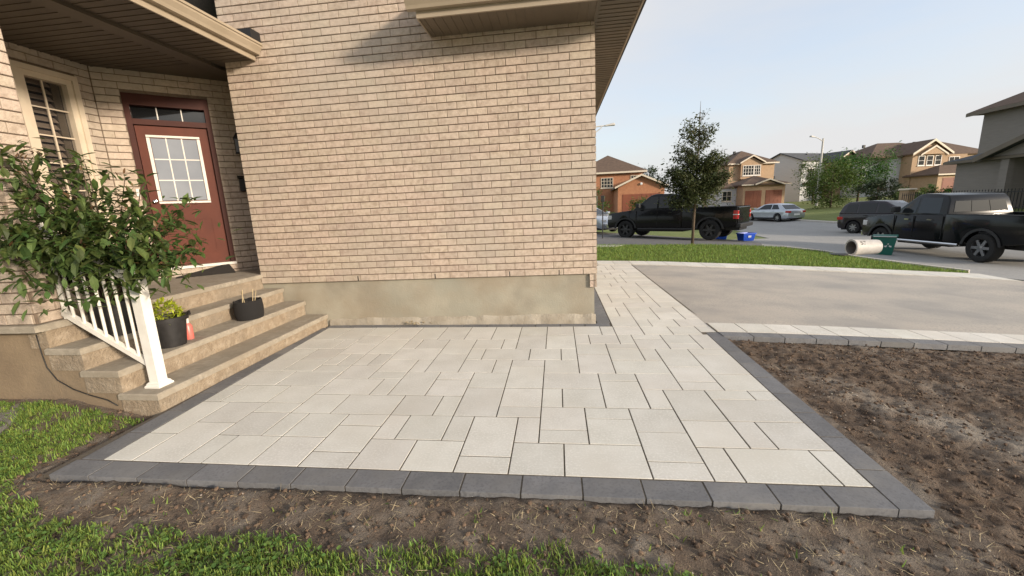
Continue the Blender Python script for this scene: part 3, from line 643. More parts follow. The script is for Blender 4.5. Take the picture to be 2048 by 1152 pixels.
# eave return on the gable wall and the eave along the garage side
SZ_ = 3.575
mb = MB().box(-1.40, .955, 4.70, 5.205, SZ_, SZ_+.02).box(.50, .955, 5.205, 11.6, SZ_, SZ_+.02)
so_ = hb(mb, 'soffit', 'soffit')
rb = MB()
x_ = -1.36
while x_ < .48: rb.box(x_, x_+.014, 4.71, 5.19, SZ_-.007, SZ_); x_ += .098
y_ = 4.75
while y_ < 11.5: rb.box(.53, .94, y_, y_+.014, SZ_-.007, SZ_); y_ += .098
rb.box(.485, .512, 4.71, 5.19, SZ_-.010, SZ_+.001)
hb(rb, 'soffit_rib', 'soffit', so_)
def gutter(mb, p, q, out):
    """K-style gutter run from p to q (bottom back edge), projecting along out"""
    o = Vector(out); p = Vector(p); q = Vector(q)
    pr = [(0, 0), (.062, 0), (.075, .03), (.105, .075), (.105, .098), (.118, .098), (.118, .125), (.108, .125), (0, .125)]
    mb.prism([tuple(p+o*a+Vector((0, 0, b))) for a, b in pr], q-p)
fa = MB().box(-1.40, .955, 4.675, 4.70, SZ_-.012, SZ_+.16).box(.955, .972, 4.675, 11.6, SZ_-.012, SZ_+.17).box(-1.415, -1.40, 4.675, 5.2, SZ_-.012, SZ_+.16)
hb(fa, 'fascia', 'fascia')
gu = MB(); gutter(gu, (-1.50, 4.675, SZ_+.055), (.96, 4.675, SZ_+.055), (0, -1, 0)); hb(gu, 'gutter', 'fascia')
rf = MB().prism([(-1.5, 4.6, SZ_+.18), (-1.5, 5.2, SZ_+.42), (-1.5, 5.2, SZ_+.18)], (2.5, 0, 0))
rf.prism([(1.02, 4.9, 3.74), (-3.2, 4.9, 7.2), (-8.0, 4.9, 3.74), (-8.0, 4.9, 3.6), (-3.2, 4.9, 7.05), (1.02, 4.9, 3.62)], (0, 8, 0))
hb(rf, 'roof', 'roof_dark')
# porch roof
PZ = 3.515
ps = hb(MB().box(-7.6, -4.122, 1.9, 6.4, PZ, PZ+.03).box(-4.122, -3.70, 1.9, 5.188, PZ, PZ+.03), 'porch_soffit_shaded', 'porch_soffit_shaded')
rb = MB(); y_ = 1.95
while y_ < 5.15: rb.box(-4.24, -3.72, y_, y_+.012, PZ-.006, PZ); rb.box(-7.5, -4.46, y_, y_+.012, PZ-.006, PZ); y_ += .098
hb(rb, 'soffit_rib', 'porch_soffit_shaded', ps)
hb(MB().box(-4.44, -4.26, 1.9, 5.9, PZ-.035, PZ), 'porch_beam', 'porch_soffit_shaded')
hb(MB().box(-3.70, -3.682, 1.9, 5.188, PZ-.014, PZ+.14), 'porch_fascia', 'fascia')
gu = MB(); gutter(gu, (-3.682, 1.9, PZ+.05), (-3.682, 5.19, PZ+.05), (1, 0, 0)); hb(gu, 'porch_gutter', 'fascia')
hb(MB().prism([(-3.60, 1.8, PZ+.18), (-7.6, 1.8, 5.3), (-7.6, 1.8, PZ+.1), (-3.70, 1.8, PZ+.1)], (0, 3.39, 0)), 'porch_roof', 'roof_dark')
hb(MB().box(-3.78, -3.575, 5.02, 5.185, PZ+.19, PZ+.29), 'flashing', 'trim_black')
# front door
def dw(s, z, n=0.0):                       # point on the entry wall: along, up, outwards
    p = DO+DD*s+DN*n; return (p.x, p.y, z)
def dbox(mb, s0, s1, z0, z1, n0, n1):
    q = [dw(s0, z0, n0), dw(s1, z0, n0), dw(s1, z1, n0), dw(s0, z1, n0)]; return mb.prism(q, DN*(n1-n0))
door = hb(dbox(MB(), -.745, .035, .955, 2.855, -.10, -.055), 'door', 'door_red')
hb(dbox(dbox(dbox(dbox(MB(), -.81, -.75, .93, 3.24, -.12, -.005), .04, .096, .93, 3.24, -.12, -.005), -.75, .04, 3.10, 3.24, -.12, -.005), -.75, .04, 2.86, 2.93, -.12, -.015), 'door_frame', 'door_frame')
hb(dbox(MB(), -.82, .106, .915, .952, -.12, .035), 'threshold', 'white_trim')
# glazed upper part of the door: frame, three by three panes, bars
ga, gb, gc, gd = -.650, -.072, 1.83, 2.735
lf = MB()
for (a, b, c, d) in ((ga, gb, gd-.028, gd), (ga, gb, gc, gc+.028), (ga, ga+.035, gc+.035, gd-.035), (gb-.035, gb, gc+.035, gd-.035)): dbox(lf, a, b, c, d, -.055, -.035)
lite = hb(lf, 'door_lite_frame', 'white_trim', door)
pw = (gb-ga-.07)/3; ph = (gd-gc-.07)/3
for i in range(3):
    for j in range(3):
        a = ga+.035+i*pw; c = gc+.035+j*ph
        hb(dbox(MB(), a+.006, a+pw-.006, c+.006, c+ph-.006, -.056, -.047), 'pane', 'glass_door', door)
mu = MB()
for i in (1, 2): dbox(mu, ga+.035+i*pw-.007, ga+.035+i*pw+.007, gc+.035, gd-.035, -.055, -.042)
for j in (1, 2):
    for i in range(3): dbox(mu, ga+.035+i*pw+.008, ga+.035+(i+1)*pw-.008, gc+.035+j*ph-.007, gc+.035+j*ph+.007, -.055, -.043)
hb(mu, 'door_muntin', 'white_trim', door)
pn = MB()
for (a, b) in ((-.63, -.40), (-.31, -.08)):
    for (p, q, r_, s_) in ((a, b, 1.60, 1.625), (a, b, 1.12, 1.145), (a, a+.025, 1.145, 1.60), (b-.025, b, 1.145, 1.60)): dbox(pn, p, q, r_, s_, -.0552, -.047)
hb(pn, 'door_moulding', 'door_red', door)
hb(MB().lathe([(.0, .0), (.026, .0), (.03, .02), (.022, .05), (0, .055)], 12).xf(Matrix.Translation(dw(-.69, 1.86, -.055)) @ Vector((0, 0, 1)).rotation_difference(DN).to_matrix().to_4x4()), 'door_knob', 'chrome', door, smooth=True)
# transom light
for i in range(3):
    a = -.75+i*.79/3; hb(dbox(MB(), a+.006, a+.79/3-.006, 2.936, 3.094, -.10, -.09), 'transom_pane', 'glass_dark')
mu = MB()
for i in (1, 2): dbox(mu, -.75+i*.79/3-.006, -.75+i*.79/3+.006, 2.932, 3.098, -.10, -.075)
hb(mu, 'transom_bar', 'white_trim')
hb(dbox(MB(), -.86, -.825, 1.93, 2.03, 0, .018), 'doorbell', 'white_trim')
# porch window with louvred shutters behind the glass
def wbox(mb, y0, y1, z0, z1, n0, n1): return mb.box(WX+n0, WX+n1, y0, y1, z0, z1)
ya, yb, za, zb = WIN
fr = MB()
for k_, (t0, t1, n0, n1) in enumerate(((0, .055, -.10, .03), (.056, .115, -.10, .008))):
    a, b, c, d = ya+t0, yb-t0, za+t0, zb-t0; t = t1-t0
    wbox(fr, a, b, d-t, d, n0, n1); wbox(fr, a, b, c, c+t, n0, n1); wbox(fr, a, a+t, c+t, d-t, n0, n1); wbox(fr, b-t, b, c+t, d-t, n0, n1)
wf = hb(fr, 'window_frame', 'window_cream')
a, b, c, d = ya+.115, yb-.115, za+.115, zb-.115
mu = MB(); wbox(mu, (a+b)/2-.008, (a+b)/2+.008, c, d, -.072, -.052)
z_ = d-.30
while z_ > c: wbox(mu, a, (a+b)/2-.009, z_-.007, z_+.007, -.071, -.053); wbox(mu, (a+b)/2+.009, b, z_-.007, z_+.007, -.071, -.053); z_ -= .305
hb(mu, 'window_muntin', 'window_cream', wf)
mat('glass_clear', (.03, .03, .035), .03, spec=.7, alpha=.22)
hb(wbox(MB(), a, b, c, d, -.066, -.062), 'pane', 'glass_clear', wf)
z_ = d-.05
while z_ > c:
    hb(MB().prism([(WX-.10, a+.01, z_), (WX-.098, a+.01, z_+.008), (WX-.145, a+.01, z_+.062), (WX-.15, a+.01, z_+.055)], (0, (b-a)*.74, 0)), 'shutter_slat', 'shutter', wf); z_ -= .078
hb(wbox(MB(), a+(b-a)*.80, b, c, d, -.15, -.11), 'shutter_stile', 'soffit', wf)
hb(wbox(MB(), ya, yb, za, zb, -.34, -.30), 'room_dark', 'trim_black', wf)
# coach lamp and letterbox on the entry wall
cl_ = thing('wall_lantern', 'dark metal wall lantern fixed to the shaded brick right of the front door', 'lantern', dw(.36, 2.55, .0), DA)
MB().box(-.05, .05, -.015, 0, -.08, .12).build('backplate', 'iron_black', cl_)
MB().box(-.055, .055, -.16, -.05, -.10, -.085).box(-.06, .06, -.165, -.045, .10, .12).prism([(-.06, -.165, .12), (.06, -.165, .12), (.02, -.12, .19), (-.02, -.12, .19)], (0, .08, 0)).build('cage', 'iron_black', cl_)
MB().box(-.045, .045, -.15, -.06, -.085, .10).build('lantern_glass', 'glass_door', cl_)
mbx = thing('letterbox', 'small black letterbox on the shaded brick beside the red front door', 'letterbox', dw(.42, 2.02, 0), DA)
MB().box(-.13, .13, -.10, 0, -.10, .08).build('box', 'iron_black', mbx, bevel=.008); MB().prism([(-.14, -.12, .085), (-.14, 0, .13), (-.14, 0, .085)], (.28, 0, 0)).build('lid', 'iron_black', mbx)
q_ = [Vector(dw(s_, z_, .03)) for s_, z_ in ((-.64, .7465), (.06, .7465), (.0, .865), (-.10, .86))]  # flat black wedge standing on the landing under the sill
dm = MB().prism([tuple(v-q_[0]) for v in q_], DN*.20).build('dark_wedge', 'dark_wedge', bevel=.006); dm.location = q_[0]
tag(dm, 'black wedge below the sill of the red front door', 'dark_wedge')
rs_ = np.random.default_rng(4); n = 26
dl = scatter('dead_leaves', np.array([(0,0,0),(.3,.4,.12),(0,1,.05),(-.3,.4,.12)]), [(0,1,2),(0,2,3)], rotmats(rs_.uniform(0, 6.28, n), rs_.normal(0, .5, n), np.zeros(n), rs_.uniform(.02, .06, n)), np.stack([rs_.normal(-1.93, .09, n), rs_.uniform(5.15, 5.215, n), rs_.uniform(.004, .05, n)], -1), 'dry_straw')
stuff(dl)

# ================================================================== PORCH STEPS
st = thing('porch_steps', 'tan concrete porch steps with three treads and a landing up to the red door', 'steps', (-3.7, 2.72, 0))
SO = Vector((-3.7, 2.72, 0))
def sb(mb, name, m, **k): mb.v = [(a-SO.x, b-SO.y, c) for a, b, c in mb.v]; return mb.build(name, m, st, **k)
fx_ = [-3.24, -3.55, -3.85, -4.13]; tz_ = [.16, .355, .545, .745]
for k in range(3):
    sb(MB().cbox(fx_[k+1]-.03, fx_[k]+.022, 2.715, 5.224, tz_[k]-.052, tz_[k], .010), 'tread', 'step_tread')
    sb(MB().box(fx_[k+1]-.03, fx_[k], 2.735, 5.22, (tz_[k-1]-.003 if k else -.15), tz_[k]-.0525), 'riser', 'step_riser')
sb(MB().cbox(-7.6, fx_[3]+.022, 2.70, 7.2, tz_[3]-.052, tz_[3], .010), 'landing', 'step_tread')
sb(MB().box(-4.3, fx_[3], 2.735, 5.22, tz_[2]-.003, tz_[3]-.0525), 'riser', 'step_riser')
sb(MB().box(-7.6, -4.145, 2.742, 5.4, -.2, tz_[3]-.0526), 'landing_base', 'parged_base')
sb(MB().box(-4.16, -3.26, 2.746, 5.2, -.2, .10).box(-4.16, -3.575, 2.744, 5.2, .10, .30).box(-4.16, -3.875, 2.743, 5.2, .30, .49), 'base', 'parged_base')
cb = MB().tube([(-4.22,2.733,.66),(-4.215,2.733,.5),(-4.20,2.732,.38),(-4.13,2.73,.27),(-4.0,2.73,.19),(-3.86,2.73,.14),(-3.70,2.728,.10),(-3.62,2.73,.05)], .0045, 6).build('dark_line', 'iron_black', smooth='all')  # thin dark curved tube on the end face of the steps
tag(cb, 'thin dark line curving down the end of the porch steps', 'dark_line')

# ================================================================== RAILING
rl = thing('porch_railing', 'white metal stair railing with square post and round balusters beside the steps', 'railing', (-3.38, 2.89, .16))
RO = Vector((-3.38, 2.89, .16))
def rbld(mb, name, **k): mb.v = [(a-RO.x, b-RO.y, c-RO.z) for a, b, c in mb.v]; return mb.build(name, 'white_metal', rl, **k)
rbld(MB().cbox(-3.421, -3.339, 2.849, 2.931, .16, 1.14, .004), 'post')
rbld(MB().cbox(-3.448, -3.312, 2.822, 2.958, .1605, .185, .010), 'post_base'); rbld(MB().cbox(-3.437, -3.323, 2.833, 2.947, .185, .205, .012), 'post_collar')
rbld(MB().add([(-3.45,2.82,1.14),(-3.31,2.82,1.14),(-3.31,2.96,1.14),(-3.45,2.96,1.14),(-3.45,2.82,1.165),(-3.31,2.82,1.165),(-3.31,2.96,1.165),(-3.45,2.96,1.165),(-3.38,2.89,1.20)],[(0,3,2,1),(0,1,5,4),(1,2,6,5),(2,3,7,6),(3,0,4,7),(4,5,8),(5,6,8),(6,7,8),(7,4,8)]), 'post_cap')
def rail_z(x): return .335+(-3.43-x)*.64
for off, hh, nm in ((0, .045, 'bottom_rail'), (.70, .05, 'top_rail')):
    x0, x1 = -3.428, -4.13
    rbld(MB().prism([(x0, 2.868, rail_z(x0)+off), (x1, 2.868, rail_z(x1)+off), (x1, 2.868, rail_z(x1)+off+hh), (x0, 2.868, rail_z(x0)+off+hh)], (0, .044, 0)), nm)
x_ = -3.51
while x_ > -4.08:
    rbld(MB().tube([(x_, 2.89, rail_z(x_)+.04), (x_, 2.89, rail_z(x_)+.715)], .0115, 8), 'baluster', smooth=True); x_ -= .089
rbld(MB().tube([(-4.115, 2.89, rail_z(-4.115)-.02), (-4.115, 2.89, 1.62)], .019, 8), 'wall_post', smooth=True)

# ================================================================== POTS AND PLANTS ON THE STEPS
leafv = np.array([(0,0,0),(.18,.32,.03),(.16,.68,.02),(0,1,-.10),(-.16,.68,.02),(-.18,.32,.03),(0,.5,-.035)])
leaff = [(0,1,6),(1,2,6),(2,3,6),(3,4,6),(4,5,6),(5,0,6)]
sh = thing('potted_shrub', 'large leafy green shrub in a black pot spreading over the white railing', 'shrub', (-3.98, 3.14, .545))
MB().lathe([(0,.0),(.135,.0),(.165,.27),(.185,.27),(.185,.305),(.165,.305),(.160,.24),(0,.24)], 24).build('pot', 'black_plastic', sh, smooth=True)
SHO = np.array([-3.98, 3.14, .545]); rs = np.random.default_rng(11)
tips = []; stem = MB()
CEN = np.array([-3.72, 2.88, 1.42])
for i in range(60):
    a = rs.uniform(0, 6.283); e = rs.uniform(-.75, 1.25); q = rs.uniform(.45, 1.0)
    tip = CEN+np.array([math.cos(a)*math.cos(e)*.92, math.sin(a)*math.cos(e)*.50, math.sin(e)*(.66 if e > 0 else .52)])*q
    if i % 9 == 0: tip = np.array([rs.uniform(-3.25, -2.98), rs.uniform(2.8, 3.1), rs.uniform(1.15, 1.62)])
    if i % 11 == 0: tip = np.array([rs.uniform(-4.2, -3.5), rs.uniform(2.7, 3.0), rs.uniform(1.95, 2.12)])
    b0 = SHO+np.array([rs.uniform(-.06, .06), rs.uniform(-.06, .06), .24]); mid = (b0+tip)/2+np.array([rs.uniform(-.1, .1), rs.uniform(-.1, .1), rs.uniform(.10, .30)])
    pts = [tuple((1-t)**2*b0+2*t*(1-t)*mid+t*t*tip-SHO) for t in np.linspace(0, 1, 7)]
    stem.tube(pts, [.0095-.0011*k for k in range(7)], 5); tips.append((b0, mid, tip))
stem.build('stem', 'bark', sh, smooth='all')
pos = []; dirs = []
for i in range(4500):
    b0, mid, tip = tips[rs.integers(len(tips))]; t = 1-rs.random()**1.6*.62
    p = (1-t)**2*b0+2*t*(1-t)*mid+t*t*tip+rs.normal(0, .055, 3)+np.array([0, 0, .01])
    if i % 3 == 0: p = CEN+rs.normal(0, 1, 3)*np.array([.40, .20, .19])+np.array([-.05, -.05, -.08])
    if p[2] < .98 and p[0] > -3.25: continue
    if p[1] > 3.35 or p[2] < .84: continue
    pos.append(p)
pos = np.array(pos); n = len(pos)
az = rs.uniform(0, 6.283, n); tilt = rs.normal(-.25, .55, n); spin = rs.normal(0, .7, n); sz = .045+.10*rs.random(n)**1.3
leafrot = rotmats(az, tilt, np.zeros(n), sz)
roll_ = rotmats(np.zeros(n), np.zeros(n), np.zeros(n), np.ones(n))
front_ = np.argsort([-(q_[2] if False else 1)/np.linalg.norm(p-np.array([0, 0, CAMH])) for p, q_ in zip(pos, pos)])
me = bpy.data.meshes.new('leaf'); me.from_pydata(leafv.tolist(), [], leaff); me.update()
fid = set(front_[:280].tolist())
for i in fid:
    o = link('leaf', me, 'shrub_leaf', sh); o.location = pos[i]-SHO; o.rotation_euler = Matrix(leafrot[i]/sz[i]).to_euler(); o.scale = (sz[i],)*3
o_ = np.array([i for i in range(n) if i not in fid])
stuff(scatter('foliage', leafv, leaff, leafrot[o_], pos[o_]-SHO, 'shrub_leaf', sh))
tp = np.array([t_[2] for t_ in tips for _ in range(5)])+rs.normal(0, .03, (len(tips)*5, 3)); tp = tp[tp[:, 2] > 1.0]; n = len(tp)
stuff(scatter('young_leaves', leafv, leaff, rotmats(rs.uniform(0, 6.28, n), rs.normal(.3, .5, n), np.zeros(n), rs.uniform(.03, .06, n)), tp-SHO, 'young_leaf', sh))

lp = thing('potted_lime_plant', 'bright lime green plant in a round black pot beside the white railing post', 'potted plant', (-3.70, 3.36, .355))
MB().lathe([(0,0),(.115,.0),(.145,.245),(.165,.245),(.168,.285),(.148,.285),(.143,.22),(0,.22)], 24).build('pot', 'black_plastic', lp, smooth=True)
MB().tube([(.10,.09,.275),(.135,.11,.305),(.165,.08,.285)], .012, 6).build('pot_handle', 'black_plastic', lp, smooth=True)
MB().lathe([(0,.225),(.14,.22)], 16).build('potting_soil', 'potting_soil', lp)
n = 420; ph_ = rs.uniform(0, 6.283, n); th = np.arccos(rs.uniform(0, 1, n)); rad = rs.uniform(.6, 1, n)**.5
pp = np.stack([np.cos(ph_)*np.sin(th)*.135*rad, np.sin(ph_)*np.sin(th)*.135*rad, .235+np.cos(th)*.20*rad], -1)
stuff(scatter('foliage', leafv, leaff, rotmats(rs.uniform(0, 6.28, n), rs.normal(.4, .5, n), np.zeros(n), rs.uniform(.03, .06, n)), pp, 'lime_leaf', lp))
fb = thing('fabric_planter', 'squat black fabric planter with bare stalks standing on the middle step', 'planter', (-3.655, 4.33, .355))
b_ = MB().lathe([(0,.0),(.148,.0),(.160,.04),(.165,.12),(.158,.215),(.150,.222),(.146,.18),(0,.18)], 18)
b_.v = [(x*.86, y*1.0+.004*math.sin(9*x), z+(.006*math.sin(7*math.atan2(y, x)) if z > .2 else 0)) for x, y, z in b_.v]; b_.build('bag', 'black_fabric', fb, smooth=True)
MB().lathe([(0,.183),(.14,.181)], 14).build('potting_soil', 'potting_soil', fb)
for (dx, dy, hh, ln_) in ((-.03,-.05,.17,.02),(-.01,-.035,.15,-.03),(.02,.05,.16,.02),(.03,.07,.13,.03)): MB().tube([(dx,dy,.17),(dx+ln_,dy+.01,.18+hh)], .0045, 5).build('stalk', 'dry_straw', fb)
bo = thing('spray_bottle', 'small pink and white plastic bottle behind the lime plant pot', 'bottle', (-3.70, 3.555, .355))
MB().lathe([(0,0),(.036,0),(.038,.01),(.038,.13),(.018,.165),(0,.165)], 14).build('bottle', 'bottle_pink', bo, smooth=True)
MB().lathe([(.0,.16),(.019,.16),(.019,.215),(0,.22)], 12).build('cap', 'white_trim', bo, smooth=True)

# ================================================================== VEHICLES  (local: x forward, y left, z up, origin on the ground under the rear axle)
def arch(cx, r, cz, n=12, z0=None):
    """points of a wheel arch from front to rear, over the wheel"""
    out = []
    for i in range(n+1):
        a = math.pi*i/n; out.append((cx+r*math.cos(a), max(cz+r*math.sin(a), z0 or -9)))
    return out
def wheel(par, x, y, rad, wid, side, rim='rim', spokes=6):
    w = MB().lathe([(rad*.60, -wid*.45), (rad*.66, -wid*.5), (rad*.93, -wid*.5), (rad, -wid*.36), (rad, wid*.36), (rad*.93, wid*.5), (rad*.66, wid*.5), (rad*.60, wid*.45)], 28, axis='y').build('wheel', 'tyre', par, smooth=True)
    w.location = (x, y, rad)
    yo = wid*.30*side
    m_ = MB().lathe([(rad*.66, yo+side*wid*.16), (rad*.62, yo+side*wid*.16), (rad*.58, yo), (rad*.58, -yo)], 24, axis='y')
    for k in range(spokes):
        a = 2*math.pi*k/spokes; c, s = math.cos(a), math.sin(a); t = rad*.085
        pts = [(rad*.10, -t*1.3), (rad*.60, -t), (rad*.60, t), (rad*.10, t*1.3)]
        m_.prism([(c*u-s*v, yo, s*u+c*v) for u, v in pts], (0, side*wid*.12, 0))
    m_.lathe([(0, yo+side*wid*.14), (rad*.15, yo+side*wid*.12), (rad*.17, yo)], 14, axis='y')
    m_.build('rim', rim, w, smooth=True)
    MB().lathe([(0, yo*.35), (rad*.58, yo*.35)], 20, axis='y').build('brake', 'trim_black', w)
    return w
def extr(pts, hw): return MB().prism([(x, -hw, z) for x, z in pts], (0, 2*hw, 0))
def place_vehicle(t, wheel_pt, heading, ht, z):
    a = math.atan2(heading[1], heading[0]); left = Vector((-math.sin(a), math.cos(a), 0))
    t.rotation_euler = (0, 0, a); p = Vector((wheel_pt[0], wheel_pt[1], z))-left*ht; t.location = p
def taper(mb, fn): mb.v = [(x, y*fn(x, z), z) for x, y, z in mb.v]; return mb
def greenhouse(t, prof, hw, zb, zt, slope, paint, wins, bevel=.03):
    """cab: profile prof extruded with tumblehome, glass laid on as panes of its own"""
    f = lambda x, z: 1-slope*max(0, min(1, (z-zb)/(zt-zb)))
    cab = taper(extr(prof, hw), f).build('cab', paint, t, bevel=bevel, segs=3, smooth=True)
    for pts in wins:
        for s in (-1, 1):
            q = [(x, s*(hw*f(x, z)+.004), z) for x, z in pts]
            MB().prism(q, (0, -.012*s, 0)).build('side_window', 'car_glass', t)
    return f
def glass_across(t, name, a, b, hw, f, inset, out):
    """windscreen or rear window between profile points a (low) and b (high)"""
    (x0, z0), (x1, z1) = a, b; d = Vector((x1-x0, 0, z1-z0)); n = Vector((d.z, 0, -d.x)).normalized()*out
    p = []
    for (x, z) in ((x0+.06*d.x, z0+.06*d.z), (x0+.92*d.x, z0+.92*d.z)):
        w = hw*f(x, z)-inset; p.append((x+n.x, w, z+n.z)); p.append((x+n.x, -w, z+n.z))
    q = [p[0], p[1], p[3], p[2]]
    return MB().prism(q, -n*1.5).build(name, 'car_glass', t)

def pickup(name, label, wheel_pt, heading, z, wb, new=True):
    t = thing(name, label, 'pickup truck', group='parked vehicles')
    hw, R_, wz = .985, .405, .405
    ar = .475; rear = -.98 if new else -1.20; fr = wb+.93; bx = 1.12
    # cab and bonnet, one shell with the front arch cut out
    low = [(bx, .50)]+[(wb-.62, .50)]+list(reversed(arch(wb, ar, wz, 14, .50)))+[(fr-.03, .50), (fr+.02, .62), (fr+.02, .80), (fr-.02, 1.06), (fr-.16, 1.15), (wb+.2, 1.22), (wb-.42, 1.29), (bx, 1.29)]
    taper(extr(low, hw), lambda x, z: (1-.07*max(0, x-wb)/.93)*(1-.045*max(0, z-.95)/.35)).build('body', 'black_paint', t, bevel=.035, segs=2, smooth=True)
    # bed: sides with rear arch, tailgate, floor, head board
    side = [(rear, .62), (rear, 1.31), (bx-.02, 1.31), (bx-.02, .50)]+[(.62, .50)]+arch(0, ar, wz, 14, .50)+[(-.62, .52)]
    for s in (-1, 1):
        MB().prism([(x, s*hw, z_) for x, z_ in side], (0, -s*.13, 0)).build('bed_side', 'black_paint', t, bevel=.022, segs=2, smooth=True)
        MB().box(rear, bx-.02, s*hw-.02-(.11 if s > 0 else -.0), s*hw+.02-(-.0 if s > 0 else -.11), 1.311, 1.325).build('bed_rail', 'trim_black', t)
    MB().box(rear-.03, rear+.06, -hw+.13, hw-.13, .66, 1.30).build('tailgate', 'black_paint', t, bevel=.02)
    MB().box(rear+.06, bx-.03, -hw+.14, hw-.14, .78, .82).box(bx-.08, bx-.02, -hw+.14, hw-.14, .82, 1.28).build('bed_floor', 'trim_black', t)
    zb, zt = 1.27, 1.94
    prof = [(bx-.01, zb), (bx+.10, 1.74), (bx+.20, 1.88), (bx+.55, 1.93), (wb-1.35, 1.95), (wb-1.12, 1.90), (wb-.36, zb+.03), (wb-.42, zb)]
    hwc = hw*.955
    wins = [[(bx+.26, 1.34), (bx+1.02, 1.34), (bx+1.02, 1.83), (bx+.33, 1.81)], [(bx+1.10, 1.34), (wb-.62, 1.34), (wb-1.16, 1.82), (bx+1.10, 1.83)]]
    f = greenhouse(t, prof, hwc, zb, zt, .17, 'black_paint', wins, .04)
    glass_across(t, 'windscreen', (wb-.36, zb+.04), (wb-1.12, 1.88), hwc, f, .10, -.006)
    # rear window in three panes
    for (u0, u1) in ((-.93, -.34), (-.32, .32), (.34, .93)):
        x0, z0, x1, z1 = bx+.012, 1.38, bx+.085, 1.70; w0 = (hwc*f(x0, z0)-.10); w1 = (hwc*f(x1, z1)-.10)
        MB().prism([(x0-.006, u0*w0, z0), (x0-.006, u1*w0, z0), (x1-.006, u1*w1, z1), (x1-.006, u0*w1, z1)], (.012, 0, 0)).build('rear_window', 'car_glass', t)
    for x in (0, wb):
        for s in (-1, 1): wheel(t, x, s*(hw-.14), R_, .28, s, 'rim_dark' if new else 'rim', 6)
    for x in (0, wb):       # flares and dark wheel wells
        for s in (-1, 1):
            w_ = hw*(1-.07*max(0, x-wb)/.93); a_ = arch(x, ar+.005, wz, 12, .47); b_ = arch(x, ar+.075, wz, 12, .47)
            m_ = MB(); n_ = len(a_); y0, y1 = s*(w_-.05), s*(w_+.018)
            m_.add([(p[0], y1, p[1]) for p in a_]+[(p[0], y1, p[1]) for p in b_]+[(p[0], y0, p[1]) for p in a_]+[(p[0], y0, p[1]) for p in b_],
                   [(i, i+1, n_+i+1, n_+i) for i in range(n_-1)]+[(n_+i, n_+i+1, 3*n_+i+1, 3*n_+i) for i in range(n_-1)]+[(i, i+1, 2*n_+i+1, 2*n_+i) for i in range(n_-1)])
            m_.build('fender_flare', 'trim_black', t, smooth=True)
        MB().box(x-.46, x+.46, -hw+.30, hw-.30, .45, .95).build('wheel_well', 'trim_black', t)
    for s in (-1, 1):
        MB().tube([(.62, s*(hw-.02), .44), (wb-.60, s*(hw-.02), .44)], .045, 8).build('side_step', 'trim_black' if new else 'chrome', t, smooth=True)
        MB().box(rear-.045, rear+.13, s*hw-(.16 if s > 0 else -.012), s*hw+(.012 if s > 0 else .16), .84, 1.17).build('tail_lamp', 'lamp_red', t, bevel=.02)
        MB().box(rear-.05, rear+.132, s*hw-(.158 if s > 0 else -.013), s*hw+(.013 if s > 0 else .158), 1.0, 1.03).build('tail_lamp_strip', 'lamp_clear', t)
        MB().box(fr-.20, fr+.012, s*hw*.93-(.26 if s > 0 else -.005), s*hw*.93+(.005 if s > 0 else .26), .86, 1.05).build('headlamp', 'lamp_clear', t, bevel=.02)
        mm = MB().box(wb-.78, wb-.60, s*(hw+.02), s*(hw+.24), 1.36, 1.56) if s > 0 else MB().box(wb-.78, wb-.60, -(hw+.24), -(hw+.02), 1.36, 1.56)
        mm.build('mirror', 'trim_black', t, bevel=.035)
        for x in (bx+.42, bx+1.24): MB().box(x, x+.16, min(s*(hw-.04), s*(hw+.012)), max(s*(hw-.04), s*(hw+.012)), 1.12, 1.155).build('door_handle', 'chrome' if not new else 'black_paint', t)
        for x in (bx+.06, bx+1.06, wb-.52): MB().box(x, x+.012, min(s*(hw-.03), s*(hw+.0012)), max(s*(hw-.03), s*(hw+.0012)), .56, 1.25).build('door_seam', 'tyre', t)
    MB().box(rear-.16, rear+.02, -hw+.04, hw-.04, .50, .66).build('rear_bumper', 'trim_black' if new else 'chrome', t, bevel=.03)
    MB().box(fr-.06, fr+.10, -hw*.90, hw*.90, .45, .66).build('front_bumper', 'chrome', t, bevel=.03)
    MB().box(fr-.02, fr+.035, -.58, .58, .72, 1.04).build('grille', 'trim_black', t, bevel=.02)
    MB().box(bx, wb-.5, -.75, .75, .32, .52).box(-1.0, bx, -.55, .55, .38, .6).build('chassis', 'trim_black', t)
    place_vehicle(t, wheel_pt, heading, hw-.02, z)
    return t
pickup('pickup_truck', 'black pickup truck with red tail lamps parked behind the young lawn tree', (6.12, 17.36), (-2.97, 2.18), -.06, 3.68)
pickup('pickup_truck', 'black pickup truck with chrome side step parked along the kerb at right edge', (11.76, 12.73), (-.12, 3.3), -.475, 3.45, new=False)

